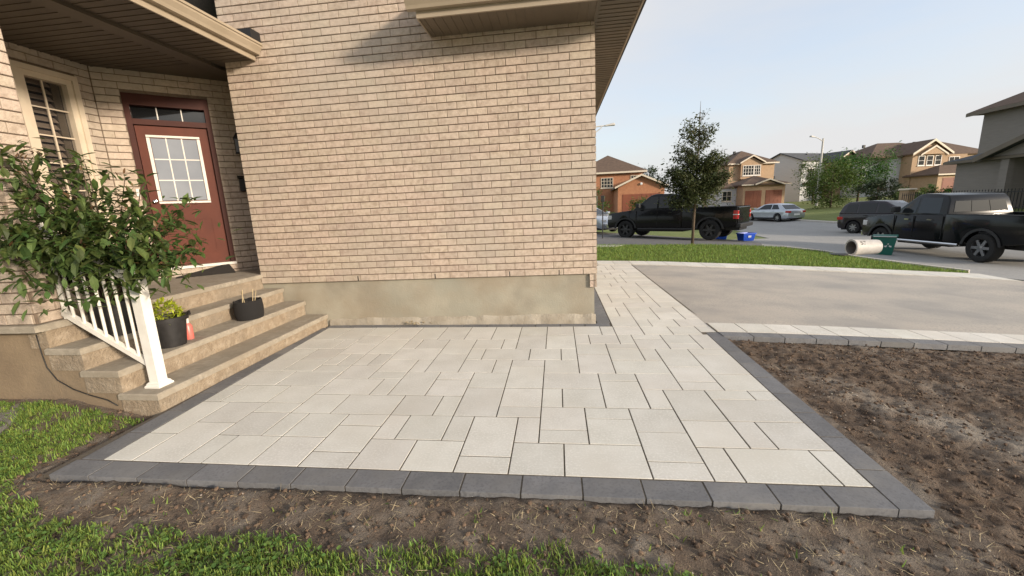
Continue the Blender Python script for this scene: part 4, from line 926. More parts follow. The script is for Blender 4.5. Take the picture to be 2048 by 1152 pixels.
def car(name, label, cat, wheel_pt, heading, z, paint, wb, ro, fo, hw, prof, cabp, wins, zb, zt, R_=.315, wleft=True, screens=None):
    t = thing(name, label, cat, group='parked vehicles'); ar = R_+.06
    low = [(-ro+.10, .26), (-ar-.02, .24)]+list(reversed(arch(0, ar, R_, 12, .24)))+list(reversed(arch(wb, ar, R_, 12, .24)))+[(wb+fo-.08, .24)]+prof
    taper(extr(low, hw), lambda x, z_: (1-.13*max(0, (x-wb)/fo)**2)*(1-.10*max(0, (-x)/ro)**2)*(1-.05*max(0, z_-.62)/.3)).build('body', paint, t, bevel=.04, segs=3, smooth=True)
    f = greenhouse(t, cabp, hw*.93, zb, zt, .22, paint, wins, .05)
    for nm, a, b, o in screens: glass_across(t, nm, a, b, hw*.93, f, .10, o)
    for x in (0, wb):
        for s in (-1, 1): wheel(t, x, s*(hw-.11), R_, .21, s, 'rim', 7)
        MB().box(x-.36, x+.36, -hw+.24, hw-.24, .3, .62).build('wheel_well', 'trim_black', t)
    for s in (-1, 1):
        MB().box(-ro-.005, -ro+.28, min(s*hw*.62, s*hw*.935), max(s*hw*.62, s*hw*.935), .70, .86).build('tail_lamp', 'lamp_red', t, bevel=.02)
        MB().box(wb+fo-.34, wb+fo-.03, min(s*hw*.58, s*hw*.87), max(s*hw*.58, s*hw*.87), .60, .72).build('headlamp', 'lamp_clear', t, bevel=.02)
        MB().box(wb-.62, wb-.46, min(s*hw*.96, s*(hw+.15)), max(s*hw*.96, s*(hw+.15)), zb+.04, zb+.16).build('mirror', paint, t, bevel=.03)
        for x in (.42, 1.35): MB().box(x, x+.14, min(s*(hw*.97), s*(hw*.99+.008)), max(s*(hw*.97), s*(hw*.99+.008)), zb-.12, zb-.09).build('door_handle', paint, t)
    MB().box(-ro+.2, wb+fo-.2, -hw+.15, hw-.15, .18, .28).build('underbody', 'trim_black', t)
    MB().box(-ro-.012, -ro+.05, -.27, .27, .50, .63).build('number_plate', 'white_paint', t)
    place_vehicle(t, wheel_pt, heading, (hw-.02)*(1 if wleft else -1), z)
    return t
sed_prof = [(3.50, .30), (3.54, .50), (3.46, .66), (3.1, .80), (2.45, .92), (-.25, .98), (-.80, .96), (-.92, .86), (-.95, .50), (-.90, .30)]
sed_cab = [(-.62, .94), (-.02, 1.34), (.5, 1.43), (1.1, 1.43), (1.55, 1.36), (2.42, .93)]
sed_w = [[(-.10, .985), (.62, .985), (.62, 1.35), (.20, 1.33)], [(.70, .985), (1.95, .985), (1.42, 1.33), (.70, 1.36)]]
car('silver_sedan', 'silver grey sedan parked on the road in front of the tan brick house', 'car', (17.50, 35.1), (-.34, .94), -.36, 'silver_paint', 2.70, .95, .84, .90, sed_prof, sed_cab, sed_w, .95, 1.43,
    screens=(('windscreen', (2.42, .95), (1.55, 1.35), -.008), ('rear_window', (-.60, .96), (-.02, 1.335), .008)))
suv_prof = [(3.32, .34), (3.36, .60), (3.28, .80), (2.95, .92), (2.25, 1.02), (-.55, 1.04), (-.80, 1.0), (-.84, .55), (-.80, .34)]
suv_cab = [(-.80, 1.0), (-.62, 1.46), (-.42, 1.60), (.6, 1.66), (1.2, 1.62), (2.22, 1.02)]
suv_w = [[(-.52, 1.08), (.05, 1.08), (.05, 1.50), (-.40, 1.47)], [(.13, 1.08), (.90, 1.08), (.90, 1.54), (.13, 1.53)], [(.98, 1.08), (1.82, 1.08), (1.22, 1.52), (.98, 1.54)]]
car('plum_hatchback', 'dark plum hatchback parked across the road behind the black pickup', 'car', (15.25, 23.1), (.42, -.9), -.45, 'plum_paint', 2.55, .84, .80, .88, suv_prof, suv_cab, suv_w, 1.03, 1.66, wleft=False,
    screens=(('windscreen', (2.22, 1.04), (1.2, 1.61), -.008), ('rear_window', (-.79, 1.06), (-.61, 1.47), .008)))
car('small_sedan', 'silver car half hidden behind the front of the neighbour\'s black pickup', 'car', (.1, 24.4), (.62, -.78), .02, 'silver_paint', 2.70, .95, .84, .90, sed_prof, sed_cab, sed_w, .95, 1.43,
    wleft=False,
    screens=(('windscreen', (2.42, .95), (1.55, 1.35), -.008), ('rear_window', (-.60, .96), (-.02, 1.335), .008)))

# ================================================================== BINS AT THE KERB
def text_mesh(s, size, depth=.002):
    c = bpy.data.curves.new('t', 'FONT'); c.body = s; c.size = size; c.extrude = depth; c.align_x = 'CENTER'; c.align_y = 'CENTER'
    o = bpy.data.objects.new('t', c); COL.objects.link(o); dg = bpy.context.evaluated_depsgraph_get(); me = bpy.data.meshes.new_from_object(o.evaluated_get(dg))
    bpy.data.objects.remove(o); return me
gz = lambda x, y: float(H(x, y))
ba = thing('waste_barrel', 'off white plastic waste barrel lying on its side at the lawn edge', 'barrel', (8.62, 13.02, gz(8.9, 12.95)+.04), R(4))
rb_ = .225
MB().lathe([(rb_*.86, .0), (rb_*.97, .012), (rb_*1.06, .0), (rb_*1.08, .03), (rb_*1.02, .05), (rb_*1.0, .30), (rb_*.93, .70), (rb_*.90, .74), (0, .745)], 28, c=(0, 0, rb_), axis='x').build('barrel', 'bin_white', ba, smooth=True)
MB().lathe([(rb_*.855, .004), (rb_*.80, .70), (0, .70)], 28, c=(0, 0, rb_), axis='x').build('dark_inside', 'slab_grey', ba, smooth=True)  # shade inside the barrel painted in as a dark grey surface
me = text_mesh('57', .17); 
for v in me.vertices:        # wrap the marker number round the barrel
    a = v.co.y/rb_; v.co = Vector((.20+v.co.x, -math.cos(a+R(-0))*0, 0)) if False else Vector((.20+v.co.x*1.0, -(rb_*1.015+v.co.z)*math.sin(R(52)-a), rb_+(rb_*1.015+v.co.z)*math.cos(R(52)-a)))
link('marker_number', me, 'ink', ba)
lid = MB().lathe([(0, 0), (.21, 0), (.23, .012), (.23, .03), (.20, .045), (0, .05)], 24).build('barrel_lid', 'black_plastic', smooth=True); lid.location = (8.1, 12.72, gz(8.1, 12.7)+.03); tag(lid, 'dark round lid lying flat on the grass beside the white barrel', 'lid')
gb_ = thing('green_bin', 'dark green kerbside compost bin with pale label and symbol beside the pickup', 'bin', (10.55, 14.45, gz(10.55, 14.45)-.03), R(-38))
MB().add([(-.22,-.20,0),(.22,-.20,0),(.22,.20,0),(-.22,.20,0),(-.29,-.26,.58),(.29,-.26,.58),(.29,.26,.58),(-.29,.26,.58)], [(0,3,2,1),(4,5,6,7),(0,1,5,4),(1,2,6,5),(2,3,7,6),(3,0,4,7)]).build('bin_body', 'bin_green', gb_, bevel=.02)
MB().box(-.31, .31, -.29, .28, .58, .63).build('lid', 'bin_green', gb_, bevel=.018); MB().tube([(-.28,-.30,.60),(.28,-.30,.60)], .012, 6).build('lid_rim', 'lamp_clear', gb_)
fy = lambda z: -.20-.06*z/.58-.003
MB().prism([(-.17, fy(.36), .36), (-.07, fy(.36), .36), (-.07, fy(.42), .42), (-.17, fy(.42), .42)], (0, -.003, 0)).build('label', 'white_paint', gb_)
ar_ = MB()
for k in range(3):
    a = math.pi/2+k*2*math.pi/3; c, s = math.cos(a), math.sin(a)
    for q in ([(-.018, .03), (.018, .03), (.018, .075), (-.018, .075)], [(-.04, .07), (.04, .07), (0, .115)]):
        ar_.prism([(.10+(u*s+v*c)*.9, fy(.32), .32+(v*s-u*c)*.9) for u, v in q], (0, -.003, 0))
ar_.build('symbol', 'lamp_clear', gb_)
for (x, y, rz, nm, lab) in ((7.95, 18.3, .3, 'blue_box', 'blue recycling box standing on the road behind the black pickup, the farther right one'), (7.30, 19.3, -.4, 'blue_box', 'blue recycling box nearest the rear wheel of the neighbour\'s black pickup')):
    bb = thing(nm, lab, 'recycling box', (x, y, gz(x, y)-.03), rz, 'blue recycling boxes')
    MB().add([(-.24,-.17,0),(.24,-.17,0),(.24,.17,0),(-.24,.17,0),(-.29,-.22,.32),(.29,-.22,.32),(.29,.22,.32),(-.29,.22,.32),(-.27,-.20,.32),(.27,-.20,.32),(.27,.20,.32),(-.27,.20,.32),(-.22,-.15,.03),(.22,-.15,.03),(.22,.15,.03),(-.22,.15,.03)],
             [(0,3,2,1),(0,1,5,4),(1,2,6,5),(2,3,7,6),(3,0,4,7),(4,5,9,8),(5,6,10,9),(6,7,11,10),(7,4,8,11),(8,9,13,12),(9,10,14,13),(10,11,15,14),(11,8,12,15),(12,13,14,15)]).build('box', 'bin_blue', bb)
    MB().box(-.305, .305, -.235, -.215, .285, .325).box(-.305, .305, .215, .235, .285, .325).box(-.305, -.285, -.215, .215, .285, .325).box(.285, .305, -.215, .215, .285, .325).build('rim', 'bin_blue', bb)
    MB().prism([(-.07, -.211, .14), (.07, -.211, .14), (.07, -.224, .22), (-.07, -.224, .22)], (0, -.004, 0)).build('label', 'white_paint', bb)

# ================================================================== TREES AND SHRUBS
def leaves(n, shape, sz, m, name, par, org, seed, keep=None):
    r = np.random.default_rng(seed); P_ = []
    while len(P_) < n:
        q = shape(r)
        if q is not None: P_.append(q)
    P_ = np.array(P_); rot = rotmats(r.uniform(0, 6.28, n), r.normal(0, .8, n), r.uniform(0, 6.28, n), r.uniform(sz*.6, sz*1.3, n))
    return stuff(scatter(name, leafv, leaff, rot, P_-np.array(org), m, par))
def clumpy(r, clumps, spread):
    c = clumps[r.integers(len(clumps))]; return c[:3]+r.normal(0, 1, 3)*spread*c[3]
def make_tree(name, label, x, y, zb, trunk_h, crown, nclump, nleaf, sz, m, seed, tr=.05, cat='tree', group=None, spread=.42, lean=(0, 0)):
    """crown: (cz, rx, ry, rz) relative to the ground"""
    r = np.random.default_rng(seed); t = thing(name, label, cat, (x, y, zb), 0, group)
    cz, rx, ry, rz_ = crown; cl_ = []; top = cz+rz_*.8
    tk = MB().tube([(0, 0, -.1), (lean[0]*.3, lean[1]*.3, trunk_h*.6), (lean[0]*.7, lean[1]*.7, cz), (lean[0], lean[1], top)], [tr, tr*.8, tr*.5, tr*.12], 8)
    for i in range(nclump):
        v = r.normal(0, 1, 3); v /= np.linalg.norm(v); q = r.uniform(.25, 1)**.5; s = np.array([rx, ry, rz_])*v*q
        cl_.append(np.array([s[0]+lean[0]*.7, s[1]+lean[1]*.7, cz+s[2], r.uniform(.5, 1.1)*min(rx, rz_)*.36]))
    for c in cl_[:16]:
        z0 = max(trunk_h*.5, min(c[2]-.4*abs(rz_), cz)); tk.tube([(lean[0]*.5, lean[1]*.5, z0), (c[0]*.5, c[1]*.5, (z0+c[2])/2+.03), (c[0], c[1], c[2])], [tr*.4, tr*.25, tr*.08], 5)
    tk.build('trunk', 'bark', t, smooth='all')
    leaves(nleaf, lambda rr: clumpy(rr, cl_, np.array([1, 1, .85])*spread*1.6), sz, m, 'crown', t, (0, 0, 0), seed+1)
    return t
# the young lawn tree: pyramidal, dense below and airy at the tip
def young_tree():
    r = np.random.default_rng(77); x, y = 4.62, 14.62; zb = gz(x, y)
    t = thing('young_tree', 'young lawn tree with slim trunk and airy top in front of the black pickup', 'tree', (x, y, zb))
    Ht = 4.62; tk = MB().tube([(0,0,-.1),(.01,0,.8),(.03,0,1.6),(.05,.02,2.8),(.06,.0,3.8),(.05,0,Ht)], [.052,.045,.04,.028,.016,.004], 8)
    br = []
    for i in range(64):
        z0 = r.uniform(1.25, 4.05); a = r.uniform(0, 6.283); k = min(1, (z0-1.25)/2.81)
        L_ = (.93*(1-k)**.75+.26)*r.uniform(.65, 1.05); rise = r.uniform(.25, .75)+.35*k
        p0 = np.array([.03, 0, z0]); p2 = p0+np.array([math.cos(a)*L_, math.sin(a)*L_, L_*rise]); p1 = (p0+p2)/2+np.array([0, 0, -.05])
        tk.tube([tuple(p0), tuple(p1), tuple(p2)], [.013*(1-k*.6), .008, .002], 5); br.append((p0, p1, p2, L_, k))
    tk.build('trunk', 'bark', t, smooth='all')
    pts = []
    for (p0, p1, p2, L_, k) in br:
        for _ in range(int((380*(1-k)**1.4+24)*L_/.8)):
            u = r.uniform(.22, 1.02); q = (1-u)**2*p0+2*u*(1-u)*p1+u*u*p2; pts.append(q+r.normal(0, .085*(1-.45*k), 3))
    for _ in range(3400):
        q = np.array([r.normal(.03, .40), r.normal(0, .40), r.uniform(1.30, 2.9)]); pts.append(q)
    P_ = np.array(pts); n = len(P_)
    rot = rotmats(r.uniform(0, 6.28, n), r.normal(0, .8, n), r.uniform(0, 6.28, n), r.uniform(.07, .14, n))
    stuff(scatter('crown', leafv, leaff, rot, P_, 'tree_leaf', t))
young_tree()
make_tree('street_tree', 'round bright green tree between the white house and the gabled tan house', 33.3, 50.2, gz(33.3, 50.2), 1.6, (3.4, 2.6, 2.4, 2.5), 46, 5200, .26, 'green_leaf', 5, .12)
make_tree('garden_tree', 'olive green bushy tree behind the grey street lamp post', 27.7, 45.5, gz(27.7, 45.5), 1.0, (2.35, 2.3, 2.2, 2.15), 44, 5200, .25, 'olive_leaf', 9, .10)
make_tree('spreading_shrub', 'dark wide shrub behind the plum hatchback', 29.2, 41.6, gz(29.2, 41.6), .5, (1.25, 2.4, 1.6, 1.05), 34, 3200, .22, 'dark_leaf', 13, .07, 'shrub')
make_tree('conifer_far', 'dark round tree far behind the orange brick garage', 14.2, 66, .5, 2, (4.2, 2.2, 2.2, 2.1), 34, 2600, .30, 'dark_leaf', 17, .12)
make_tree('garden_shrub', 'small yellow green shrub in front of the orange brick garage', 6.1, 31.6, gz(6.1, 31.6), .4, (1.35, .80, .7, 1.0), 22, 1500, .14, 'olive_leaf', 19, .04, 'shrub')
make_tree('hedge_tree', 'dark green shrub beside the house corner left of the orange brick house', 2.55, 29.6, gz(2.6, 29.6), .5, (1.5, .95, .9, 1.7), 26, 1900, .15, 'green_leaf', 23, .05, 'shrub')
for i, (x, y, m_, lab) in enumerate(((29.6, 38.4, 'olive_leaf', 'low yellow green hedge bush right of the garden pillar'), (31.4, 38.2, 'green_leaf', 'low green hedge bush below the gabled tan house'), (33.2, 37.6, 'dark_leaf', 'low dark hedge bush below the grey house corner'), (29.9, 33.6, 'dark_leaf', 'low dark hedge bush in front of the grey house'))):
    make_tree('hedge_bush', lab, x, y, gz(x, y), .3, (.72, 1.15, .8, .62), 18, 1100, .17, m_, 31+i, .04, 'bush', 'hedge bushes')
make_tree('shade_tree', 'thin yellow green tree in front of the white house gable', 31.6, 55.4, gz(31.6, 55.4), 1.5, (3.6, 1.7, 1.7, 2.2), 30, 2300, .24, 'olive_leaf', 41, .09)

# ================================================================== STREET LAMPS
def lamp(label, x, y, zb, hgt, d, arm, single=True):
    t = thing('street_lamp', label, 'street lamp', (x, y, zb), 0, 'street lamps')
    MB().tube([(0, 0, -.2), (0, 0, hgt*.5), (0, 0, hgt)], [.15, .12, .085], 12).build('pole', 'lamp_pole', t, smooth=True)
    dx, dy = d; pts = [(dx*arm*u, dy*arm*u, hgt-.35+(.85*u-.35*u*u)) for u in np.linspace(0, 1, 8)]
    if not single: pts = [(dx*arm*u, dy*arm*u, hgt-.10+.10*u) for u in (0, .5, 1)]
    MB().tube(pts, .04, 8).build('arm', 'lamp_pole', t, smooth=True)
    if not single: MB().tube([(0, 0, hgt-1.1), (dx*arm*.45, dy*arm*.45, hgt-.55), (dx*arm*.8, dy*arm*.8, hgt-.10)], .03, 8).build('brace', 'lamp_pole', t, smooth=True)
    e = pts[-1]; a = math.atan2(dy, dx)
    h_ = MB().add([(-.15,-.10,-.03),(.5,-.16,-.06),(.5,.16,-.06),(-.15,.10,-.03),(-.15,-.08,.05),(.45,-.12,.10),(.45,.12,.10),(-.15,.08,.05)], [(0,3,2,1),(4,5,6,7),(0,1,5,4),(1,2,6,5),(2,3,7,6),(3,0,4,7)]).build('lamp_head', 'lamp_pole', t, bevel=.03)
    h_.location = e; h_.rotation_euler = (0, R(-6), a)
lamp('tall grey street lamp standing behind the silver sedan', 29.9, 51.6, gz(29.9, 51.6), 7.35, (-.94, -.34), 1.35)
lamp('pale street lamp arm showing past the eave of the brick house', 1.55, 27.8, gz(1.5, 27.8), 6.35, (.99, .1), 1.75, False)

# ================================================================== HOUSES ALONG THE STREET
def hip(mb, x0, x1, y0, y1, z, rise, o=.35, ins=None):
    x0 -= o; x1 += o; y0 -= o; y1 += o; w = x1-x0; d = y1-y0; k = min(w, d)/2 if ins is None else ins
    if w >= d: a, b = (x0+k, (y0+y1)/2), (x1-k, (y0+y1)/2)
    else: a, b = ((x0+x1)/2, y0+k), ((x0+x1)/2, y1-k)
    V = [(x0,y0,z),(x1,y0,z),(x1,y1,z),(x0,y1,z),(a[0],a[1],z+rise),(b[0],b[1],z+rise)]
    V += [(p[0],p[1],z-.16) for p in V[:4]]
    Fc = ([(0,1,5,4),(1,2,5),(2,3,4,5),(3,0,4)] if w >= d else [(0,1,4),(1,2,5,4),(2,3,5),(3,0,4,5)])+[(6,7,1,0),(7,8,2,1),(8,9,3,2),(9,6,0,3),(9,8,7,6)]
    return mb.add(V, Fc)
def gable(mb, x0, x1, y0, y1, z, rise, axis='y', o=.3, t=.16):
    """ridge along axis"""
    if axis == 'y':
        x0 -= o; x1 += o; y0 -= o; m_ = (x0+x1)/2
        mb.prism([(x0,y0,z),(m_,y0,z+rise),(x1,y0,z),(x1,y0,z-t),(m_,y0,z+rise-t),(x0,y0,z-t)], (0, y1-y0, 0))
    else:
        y0 -= o; y1 += o; x0 -= o; x1 += o; m_ = (y0+y1)/2
        mb.prism([(x0,y0,z),(x0,m_,z+rise),(x0,y1,z),(x0,y1,z-t),(x0,m_,z+rise-t),(x0,y0,z-t)], (x1-x0, 0, 0))
    return mb
def rake(mb, x0, x1, y, z, rise, o=.3, w=.2):
    """pale barge boards of a front gable"""
    x0 -= o; x1 += o; m_ = (x0+x1)/2
    for a in (x0, x1): mb.prism([(a, y, z-w-.02), (a, y, z+.015), (m_, y, z+rise+.015), (m_, y, z+rise-w-.02)], (0, -.05, 0))
    return mb
def win(t, x, z, w, h, y=0.0, nx=2, nz=2, fm='trim_pale', face='y'):
    m_ = MB(); b = .07
    def bx(a0, a1, z0, z1, d0, d1, mm):
        if face == 'y': mm.box(a0, a1, y-d1, y-d0, z0, z1)
        else: mm.box(y-d1, y-d0, a0, a1, z0, z1)
    for (a0, a1, z0, z1) in ((x, x+w, z+h-b, z+h), (x, x+w, z, z+b), (x, x+b, z+b, z+h-b), (x+w-b, x+w, z+b, z+h-b)): bx(a0, a1, z0, z1, .0, .06, m_)
    for i in range(1, nx): bx(x+w*i/nx-.025, x+w*i/nx+.025, z+b, z+h-b, .0, .05, m_)
    for j in range(1, nz): bx(x+b, x+w-b, z+h*j/nz-.02, z+h*j/nz+.02, .0, .045, m_)
    f_ = m_.build('window', fm, t)
    g_ = MB(); bx(x+b, x+w-b, z+b, z+h-b, -.01, .02, g_); g_.build('pane', 'car_glass', f_)
    s_ = MB(); bx(x-.06, x+w+.06, z-.10, z, .0, .10, s_); s_.build('sill', fm, f_)
def garage(t, x, z, w, h, y):
    d_ = MB().box(x, x+w, y-.02, y+.02, z, z+h).build('garage_door', 'garage_door', t)
    for j in range(4):
        for i in range(4): MB().box(x+w*(i+.08)/4, x+w*(i+.92)/4, y-.035, y-.02, z+h*(j+.12)/4, z+h*(j+.88)/4).build('door_panel', 'garage_door', d_)
def far_house(name, label, org, yaw): return thing(name, label, 'house', org, yaw, 'houses along the street')

def vents(t, pts):
    for (x, y, z) in pts: MB().box(x-.14, x+.14, y-.14, y+.14, z-.25, z+.16).build('roof_vent', 'trim_black', t)
# orange brick house left
t = far_house('orange_brick_house', 'orange brick house with brown hip roof and gabled garage left of the young tree', (2.6, 54.0, .35), R(-4))
MB().box(0, 8.0, 0, 8, -.4, 5.0).build('wall', 'brick_red', t); hip(MB(), 0, 8.0, 0, 8, 5.12, 2.45, .5).build('roof', 'roof_brown', t)
MB().box(-.5, 8.5, -.52, -.49, 4.9, 5.1).build('fascia', 'trim_pale', t)
MB().prism([(4.55, -7.5, -.4), (9.35, -7.5, -.4), (9.35, -7.5, 2.85), (6.95, -7.5, 4.05), (4.55, -7.5, 2.85)], (0, 7.49, 0)).build('garage_wall', 'brick_red', t)
gable(MB(), 4.55, 9.35, -7.5, .2, 2.95, 1.25, 'y', .35).build('garage_roof', 'roof_brown', t); rake(MB(), 4.55, 9.35, -7.87, 2.95, 1.25, .35, .16).build('barge_board', 'trim_pale', t)
win(t, 6.6, 3.45, 1.1, 1.15, 0, 3, 3); win(t, 3.0, 3.2, 1.5, 1.25, 0, 4, 3); win(t, 1.0, .9, 1.6, 1.4, 0, 3, 2); garage(t, 5.0, 0, 3.9, 2.15, -7.5)
MB().lathe([(0, 0), (.11, .0), (.14, .12), (.0, .16)], 10).xf(Matrix.Translation((6.95, -7.52, 3.2)) @ Matrix.Rotation(R(90), 4, 'X')).build('gable_lamp', 'lamp_clear', t)
# tan brick house
t = far_house('tan_brick_house', 'tan brick house with brown hip roof and two red brown garage doors', (23.75, 61.2, .42), R(4))
MB().box(0, 6.1, 0, 8, -.4, 5.85).build('wall', 'brick_tan', t); hip(MB(), 0, 6.1, 0, 8, 5.95, 1.95, .4).build('roof', 'roof_brown', t)
MB().box(-.4, 6.5, -.42, -.395, 5.75, 5.93).build('fascia', 'trim_pale', t)
MB().prism([(1.35, -.55, 3.8), (4.15, -.55, 3.8), (4.15, -.55, 5.9), (2.75, -.55, 6.65), (1.35, -.55, 5.9)], (0, .55, 0)).build('bay', 'brick_tan', t)
gable(MB(), 1.35, 4.15, -.55, 2.5, 5.98, .95, 'y', .3).build('bay_roof', 'roof_brown', t); rake(MB(), 1.35, 4.15, -.87, 5.98, .95, .3, .15).build('barge_board', 'trim_pale', t)
win(t, 1.6, 4.25, 1.45, 1.35, -.55, 4, 3, 'white_trim'); win(t, 3.1, 4.25, .85, 1.35, -.55, 3, 3, 'white_trim')
MB().box(-.35, 4.85, -4.9, 0, -.4, 2.8).build('garage_wall', 'brick_tan', t)
hip(MB(), -.35, 4.85, -4.9, .3, 2.92, 1.15, .45).build('garage_roof', 'roof_brown', t)
MB().prism([(1.1, -5.25, 2.75), (3.9, -5.25, 2.75), (2.5, -5.25, 3.35)], (0, 1.5, 0)).build('garage_gable', 'brick_tan', t)
gable(MB(), 1.1, 3.9, -5.2, -3.2, 2.92, .62, 'y', .35).build('gable_roof', 'roof_brown', t); rake(MB(), 1.1, 3.9, -5.56, 2.92, .62, .35, .14).build('barge_board', 'trim_pale', t)
MB().box(-.82, .72, -5.37, -5.34, 2.76, 2.9).box(4.28, 5.3, -5.37, -5.34, 2.76, 2.9).build('fascia', 'trim_pale', t)
garage(t, -.1, 0, 2.05, 2.12, -4.9); garage(t, 2.45, 0, 2.05, 2.12, -4.9)
MB().box(-2.6, -.36, -3.2, .5, -.4, 2.6).build('side_extension', 'siding_white', t); hip(MB(), -2.6, -.4, -3.2, .5, 2.7, .7, .2).build('side_roof', 'roof_brown', t)
win(t, -2.2, .9, 1.2, 1.3, -3.2, 2, 2)
# white sided house, gable end towards us, its front turned to the right
a_ = math.atan2(.42, .91)
t = far_house('white_sided_house', 'pale sided house with a blank gable end and dark grey roof behind the street lamp', (35.9, 66.2, .85), a_)
MB().prism([(0, 0, -.5), (0, 7, -.5), (0, 7, 5.85), (0, 3.5, 7.25), (0, 0, 5.85)], (13, 0, 0)).build('wall', 'siding_white', t)
gable(MB(), 0, 13, 0, 7, 5.95, 1.45, 'x', .3).build('roof', 'roof_grey', t)
win(t, 4.2, 2.9, .5, 1.2, 0, 1, 1, 'siding_white', 'x'); win(t, 5.0, 2.9, .5, 1.2, 0, 1, 1, 'siding_white', 'x')
MB().prism([(4.6, -1.6, -.5), (9.6, -1.6, -.5), (9.6, -1.6, 5.5), (7.1, -1.6, 7.0), (4.6, -1.6, 5.5)], (0, 1.6, 0)).build('front_bay', 'brick_tan', t)
gable(MB(), 4.6, 9.6, -1.6, 3, 5.62, 1.55, 'y', .35).build('bay_roof', 'roof_grey', t); rake(MB(), 4.6, 9.6, -1.97, 5.62, 1.55, .35, .18).build('barge_board', 'trim_pale', t)
win(t, 1.0, 3.4, 1.5, 1.4, 0, 3, 2, 'white_trim'); win(t, 6.2, 3.6, 1.8, 1.4, -1.6, 3, 2, 'white_trim'); win(t, 1.2, .6, 1.6, 1.5, 0, 3, 2, 'white_trim')
MB().box(.3, 4.4, -1.4, 0, 2.5, 2.7).build('porch_roof', 'roof_brown', t)
# gabled tan house
t = far_house('gabled_tan_house', 'tan brick house with a double front gable, three white windows and brown roof', (45.2, 63.0, 1.25), R(6))
MB().box(0, 9.6, 0, 9, -.5, 5.1).build('wall', 'siding_white', t); hip(MB(), -2.6, 9.6, 0, 9, 5.2, 2.3, .4).build('roof', 'roof_brown', t)
MB().box(-2.6, 0, 1.2, 9, -.5, 5.1).build('side_wing', 'siding_white', t)
MB().prism([(1.6, -1.6, -.5), (6.2, -1.6, -.5), (6.2, -1.6, 5.2), (3.9, -1.6, 6.9), (1.6, -1.6, 5.2)], (0, 1.6, 0)).build('front_bay', 'brick_tan', t)
gable(MB(), 1.6, 6.2, -1.6, 3.5, 5.32, 1.75, 'y', .35).build('bay_roof', 'roof_brown', t); rake(MB(), 1.6, 6.2, -1.97, 5.32, 1.75, .35, .24).build('barge_board', 'trim_pale', t)
MB().prism([(2.5, -2.0, 5.15), (5.6, -2.0, 5.15), (4.05, -2.0, 6.25)], (0, .4, 0)).build('inner_gable', 'brick_tan', t); rake(MB(), 2.5, 5.6, -2.02, 5.15, 1.12, .25, .18).build('barge_board', 'trim_pale', t)
for x in (2.35, 3.45, 4.55): win(t, x, 3.75, .85, 1.25, -1.6, 1, 2, 'white_trim')
MB().box(6.2, 9.4, -1.0, 0, -.5, 5.1).build('side_bay', 'brick_tan', t); win(t, 7.0, 3.6, 1.4, 1.2, -1.0, 2, 2, 'white_trim')
MB().box(1.7, 8.6, -5.2, -1.6, -.5, 2.35).build('garage_wall', 'brick_tan', t); hip(MB(), 1.7, 8.6, -5.2, -1.2, 2.45, 1.2, .4).build('garage_roof', 'roof_brown', t)
MB().box(1.3, 9.0, -5.62, -5.59, 2.27, 2.43).build('fascia', 'trim_pale', t); garage(t, 2.3, 0, 5.2, 1.95, -5.2)
# house whose roof shows behind
t = far_house('distant_brown_roof_house', 'house showing only a brown hip roof between the gabled house and the grey house', (57.5, 74.5, 1.4), R(8))
MB().box(0, 12, 0, 9, -.5, 5.9).build('wall', 'brick_tan', t); hip(MB(), 0, 12, 0, 9, 6.0, 2.6, .4).build('roof', 'roof_brown', t); win(t, 2, 3.6, 1.6, 1.4, 0, 3, 2); win(t, 7, 3.6, 1.6, 1.4, 0, 3, 2)
# grey house at the right edge: front faces the road
t = far_house('grey_house', 'grey brown two storey house in shade with a lower gabled wing at right edge', (27.3, 30.8, .6), R(-90))
MB().box(0, 11, 0, 8, -.6, 5.75).build('wall', 'siding_grey', t); hip(MB(), 0, 11, 0, 8, 5.85, 2.4, .55).build('roof', 'roof_brown', t)
MB().box(-.56, 11.5, -.58, -.55, 5.62, 5.83).build('fascia', 'soffit', t)
MB().box(2.7, 5.9, -3.4, -.01, -.6, 2.55).box(5.9, 13, -2.2, -.01, -.6, 2.55).build('porch_wing', 'siding_grey', t)
hip(MB(), 2.7, 14, -3.4, .3, 2.66, .75, .4).build('wing_roof', 'roof_grey', t); MB().box(2.3, 14, -3.84, -3.81, 2.5, 2.64).build('wing_fascia', 'soffit', t)
MB().prism([(5.0, -3.8, 2.62), (13.4, -3.8, 2.62), (9.2, -3.8, 4.2)], (0, 3.6, 0)).build('porch_gable', 'siding_grey', t)
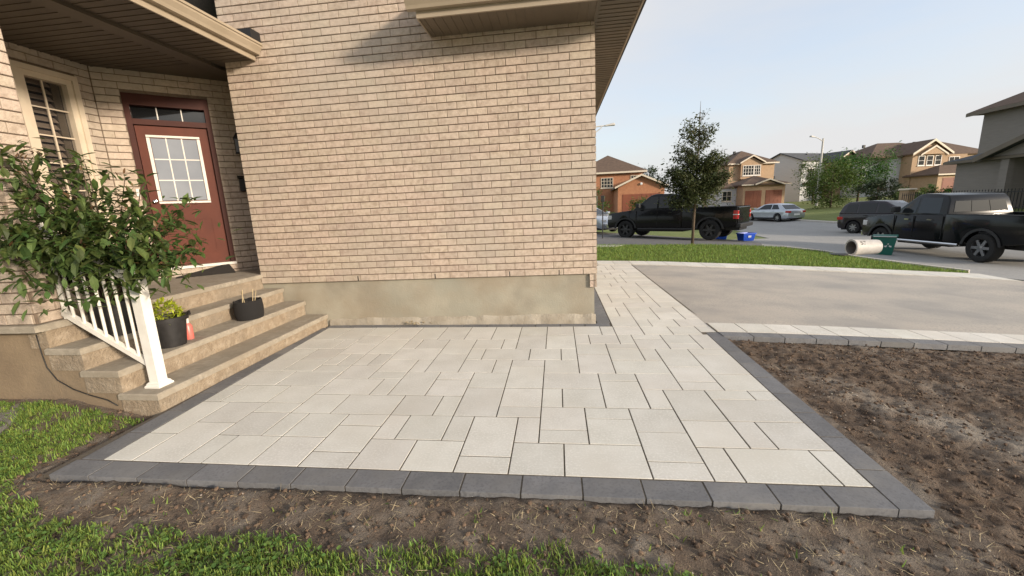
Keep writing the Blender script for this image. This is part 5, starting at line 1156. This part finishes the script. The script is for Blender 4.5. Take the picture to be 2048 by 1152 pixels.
gable(MB(), 5.0, 13.4, -3.8, .1, 2.66, 1.75, 'y', .4, .14).build('gable_roof', 'roof_grey', t); rake(MB(), 5.0, 13.4, -4.22, 2.66, 1.75, .4, .22).build('barge_board', 'soffit', t)
MB().box(5.55, 5.95, -3.72, -3.41, -.6, 2.55).build('porch_column', 'siding_grey', t); MB().box(12.8, 13.2, -3.7, -3.35, -.6, 2.55).build('porch_column', 'siding_grey', t)
MB().box(7.0, 8.0, -2.24, -2.205, 0, 2.1).build('front_door', 'door_frame', t); win(t, 9.0, .8, 1.6, 1.3, -2.2, 3, 2, 'white_trim'); win(t, 8.2, 3.6, 1.4, 1.4, 0, 2, 2, 'white_trim')
# garden pillar and iron fence on the far side of the road
gp_ = thing('garden_pillar', 'short brick garden pillar with pale cap beside the hedge', 'pillar', (25.9, 34.0, gz(25.9, 34)), .3)
MB().box(-.3, .3, -.3, .3, -.2, 1.2).build('shaft', 'brick_tan', gp_); MB().cbox(-.38, .38, -.38, .38, 1.2, 1.32, .05).build('cap', 'trim_pale', gp_)
fn = thing('iron_fence', 'black iron fence along the front of the grey house', 'fence', (22.6, 30.0, gz(22.6, 28)+.05), R(-90))
for zz in (.15, .95): MB().box(0, 12, -.02, .02, zz, zz+.04).build('rail', 'iron_black', fn)
i = 0; x = 0.0
pk = MB().box(-.012, .012, -.012, .012, 0, 1.12).mesh('picket')
while x < 12: o = link('picket', pk, 'iron_black', fn); o.location = (x, 0, 0); x += .16
bpost = thing('black_post', 'slim black lamp post in the neighbour\'s front garden beside the pickup bonnet', 'post', (2.05, 18.9, gz(2, 18.9)-.02))
MB().tube([(0, 0, 0), (0, 0, 1.75)], .025, 8).build('shaft', 'iron_black', bpost); MB().box(-.07, .07, -.07, .07, 1.62, 1.9).build('lantern', 'iron_black', bpost, bevel=.02)

for o in list(bpy.data.objects):
    if o.name.startswith('tan_brick_house'): vents(o, [(2.2, 3.4, 7.75), (4.2, 4.4, 7.6)])
    if o.name.startswith('gabled_tan_house'): vents(o, [(-.6, 3.8, 7.1), (6.8, 4.0, 7.3)])
    if o.name.startswith('white_sided_house'): vents(o, [(4.2, 2.6, 7.05), (9.0, 2.6, 7.05)])
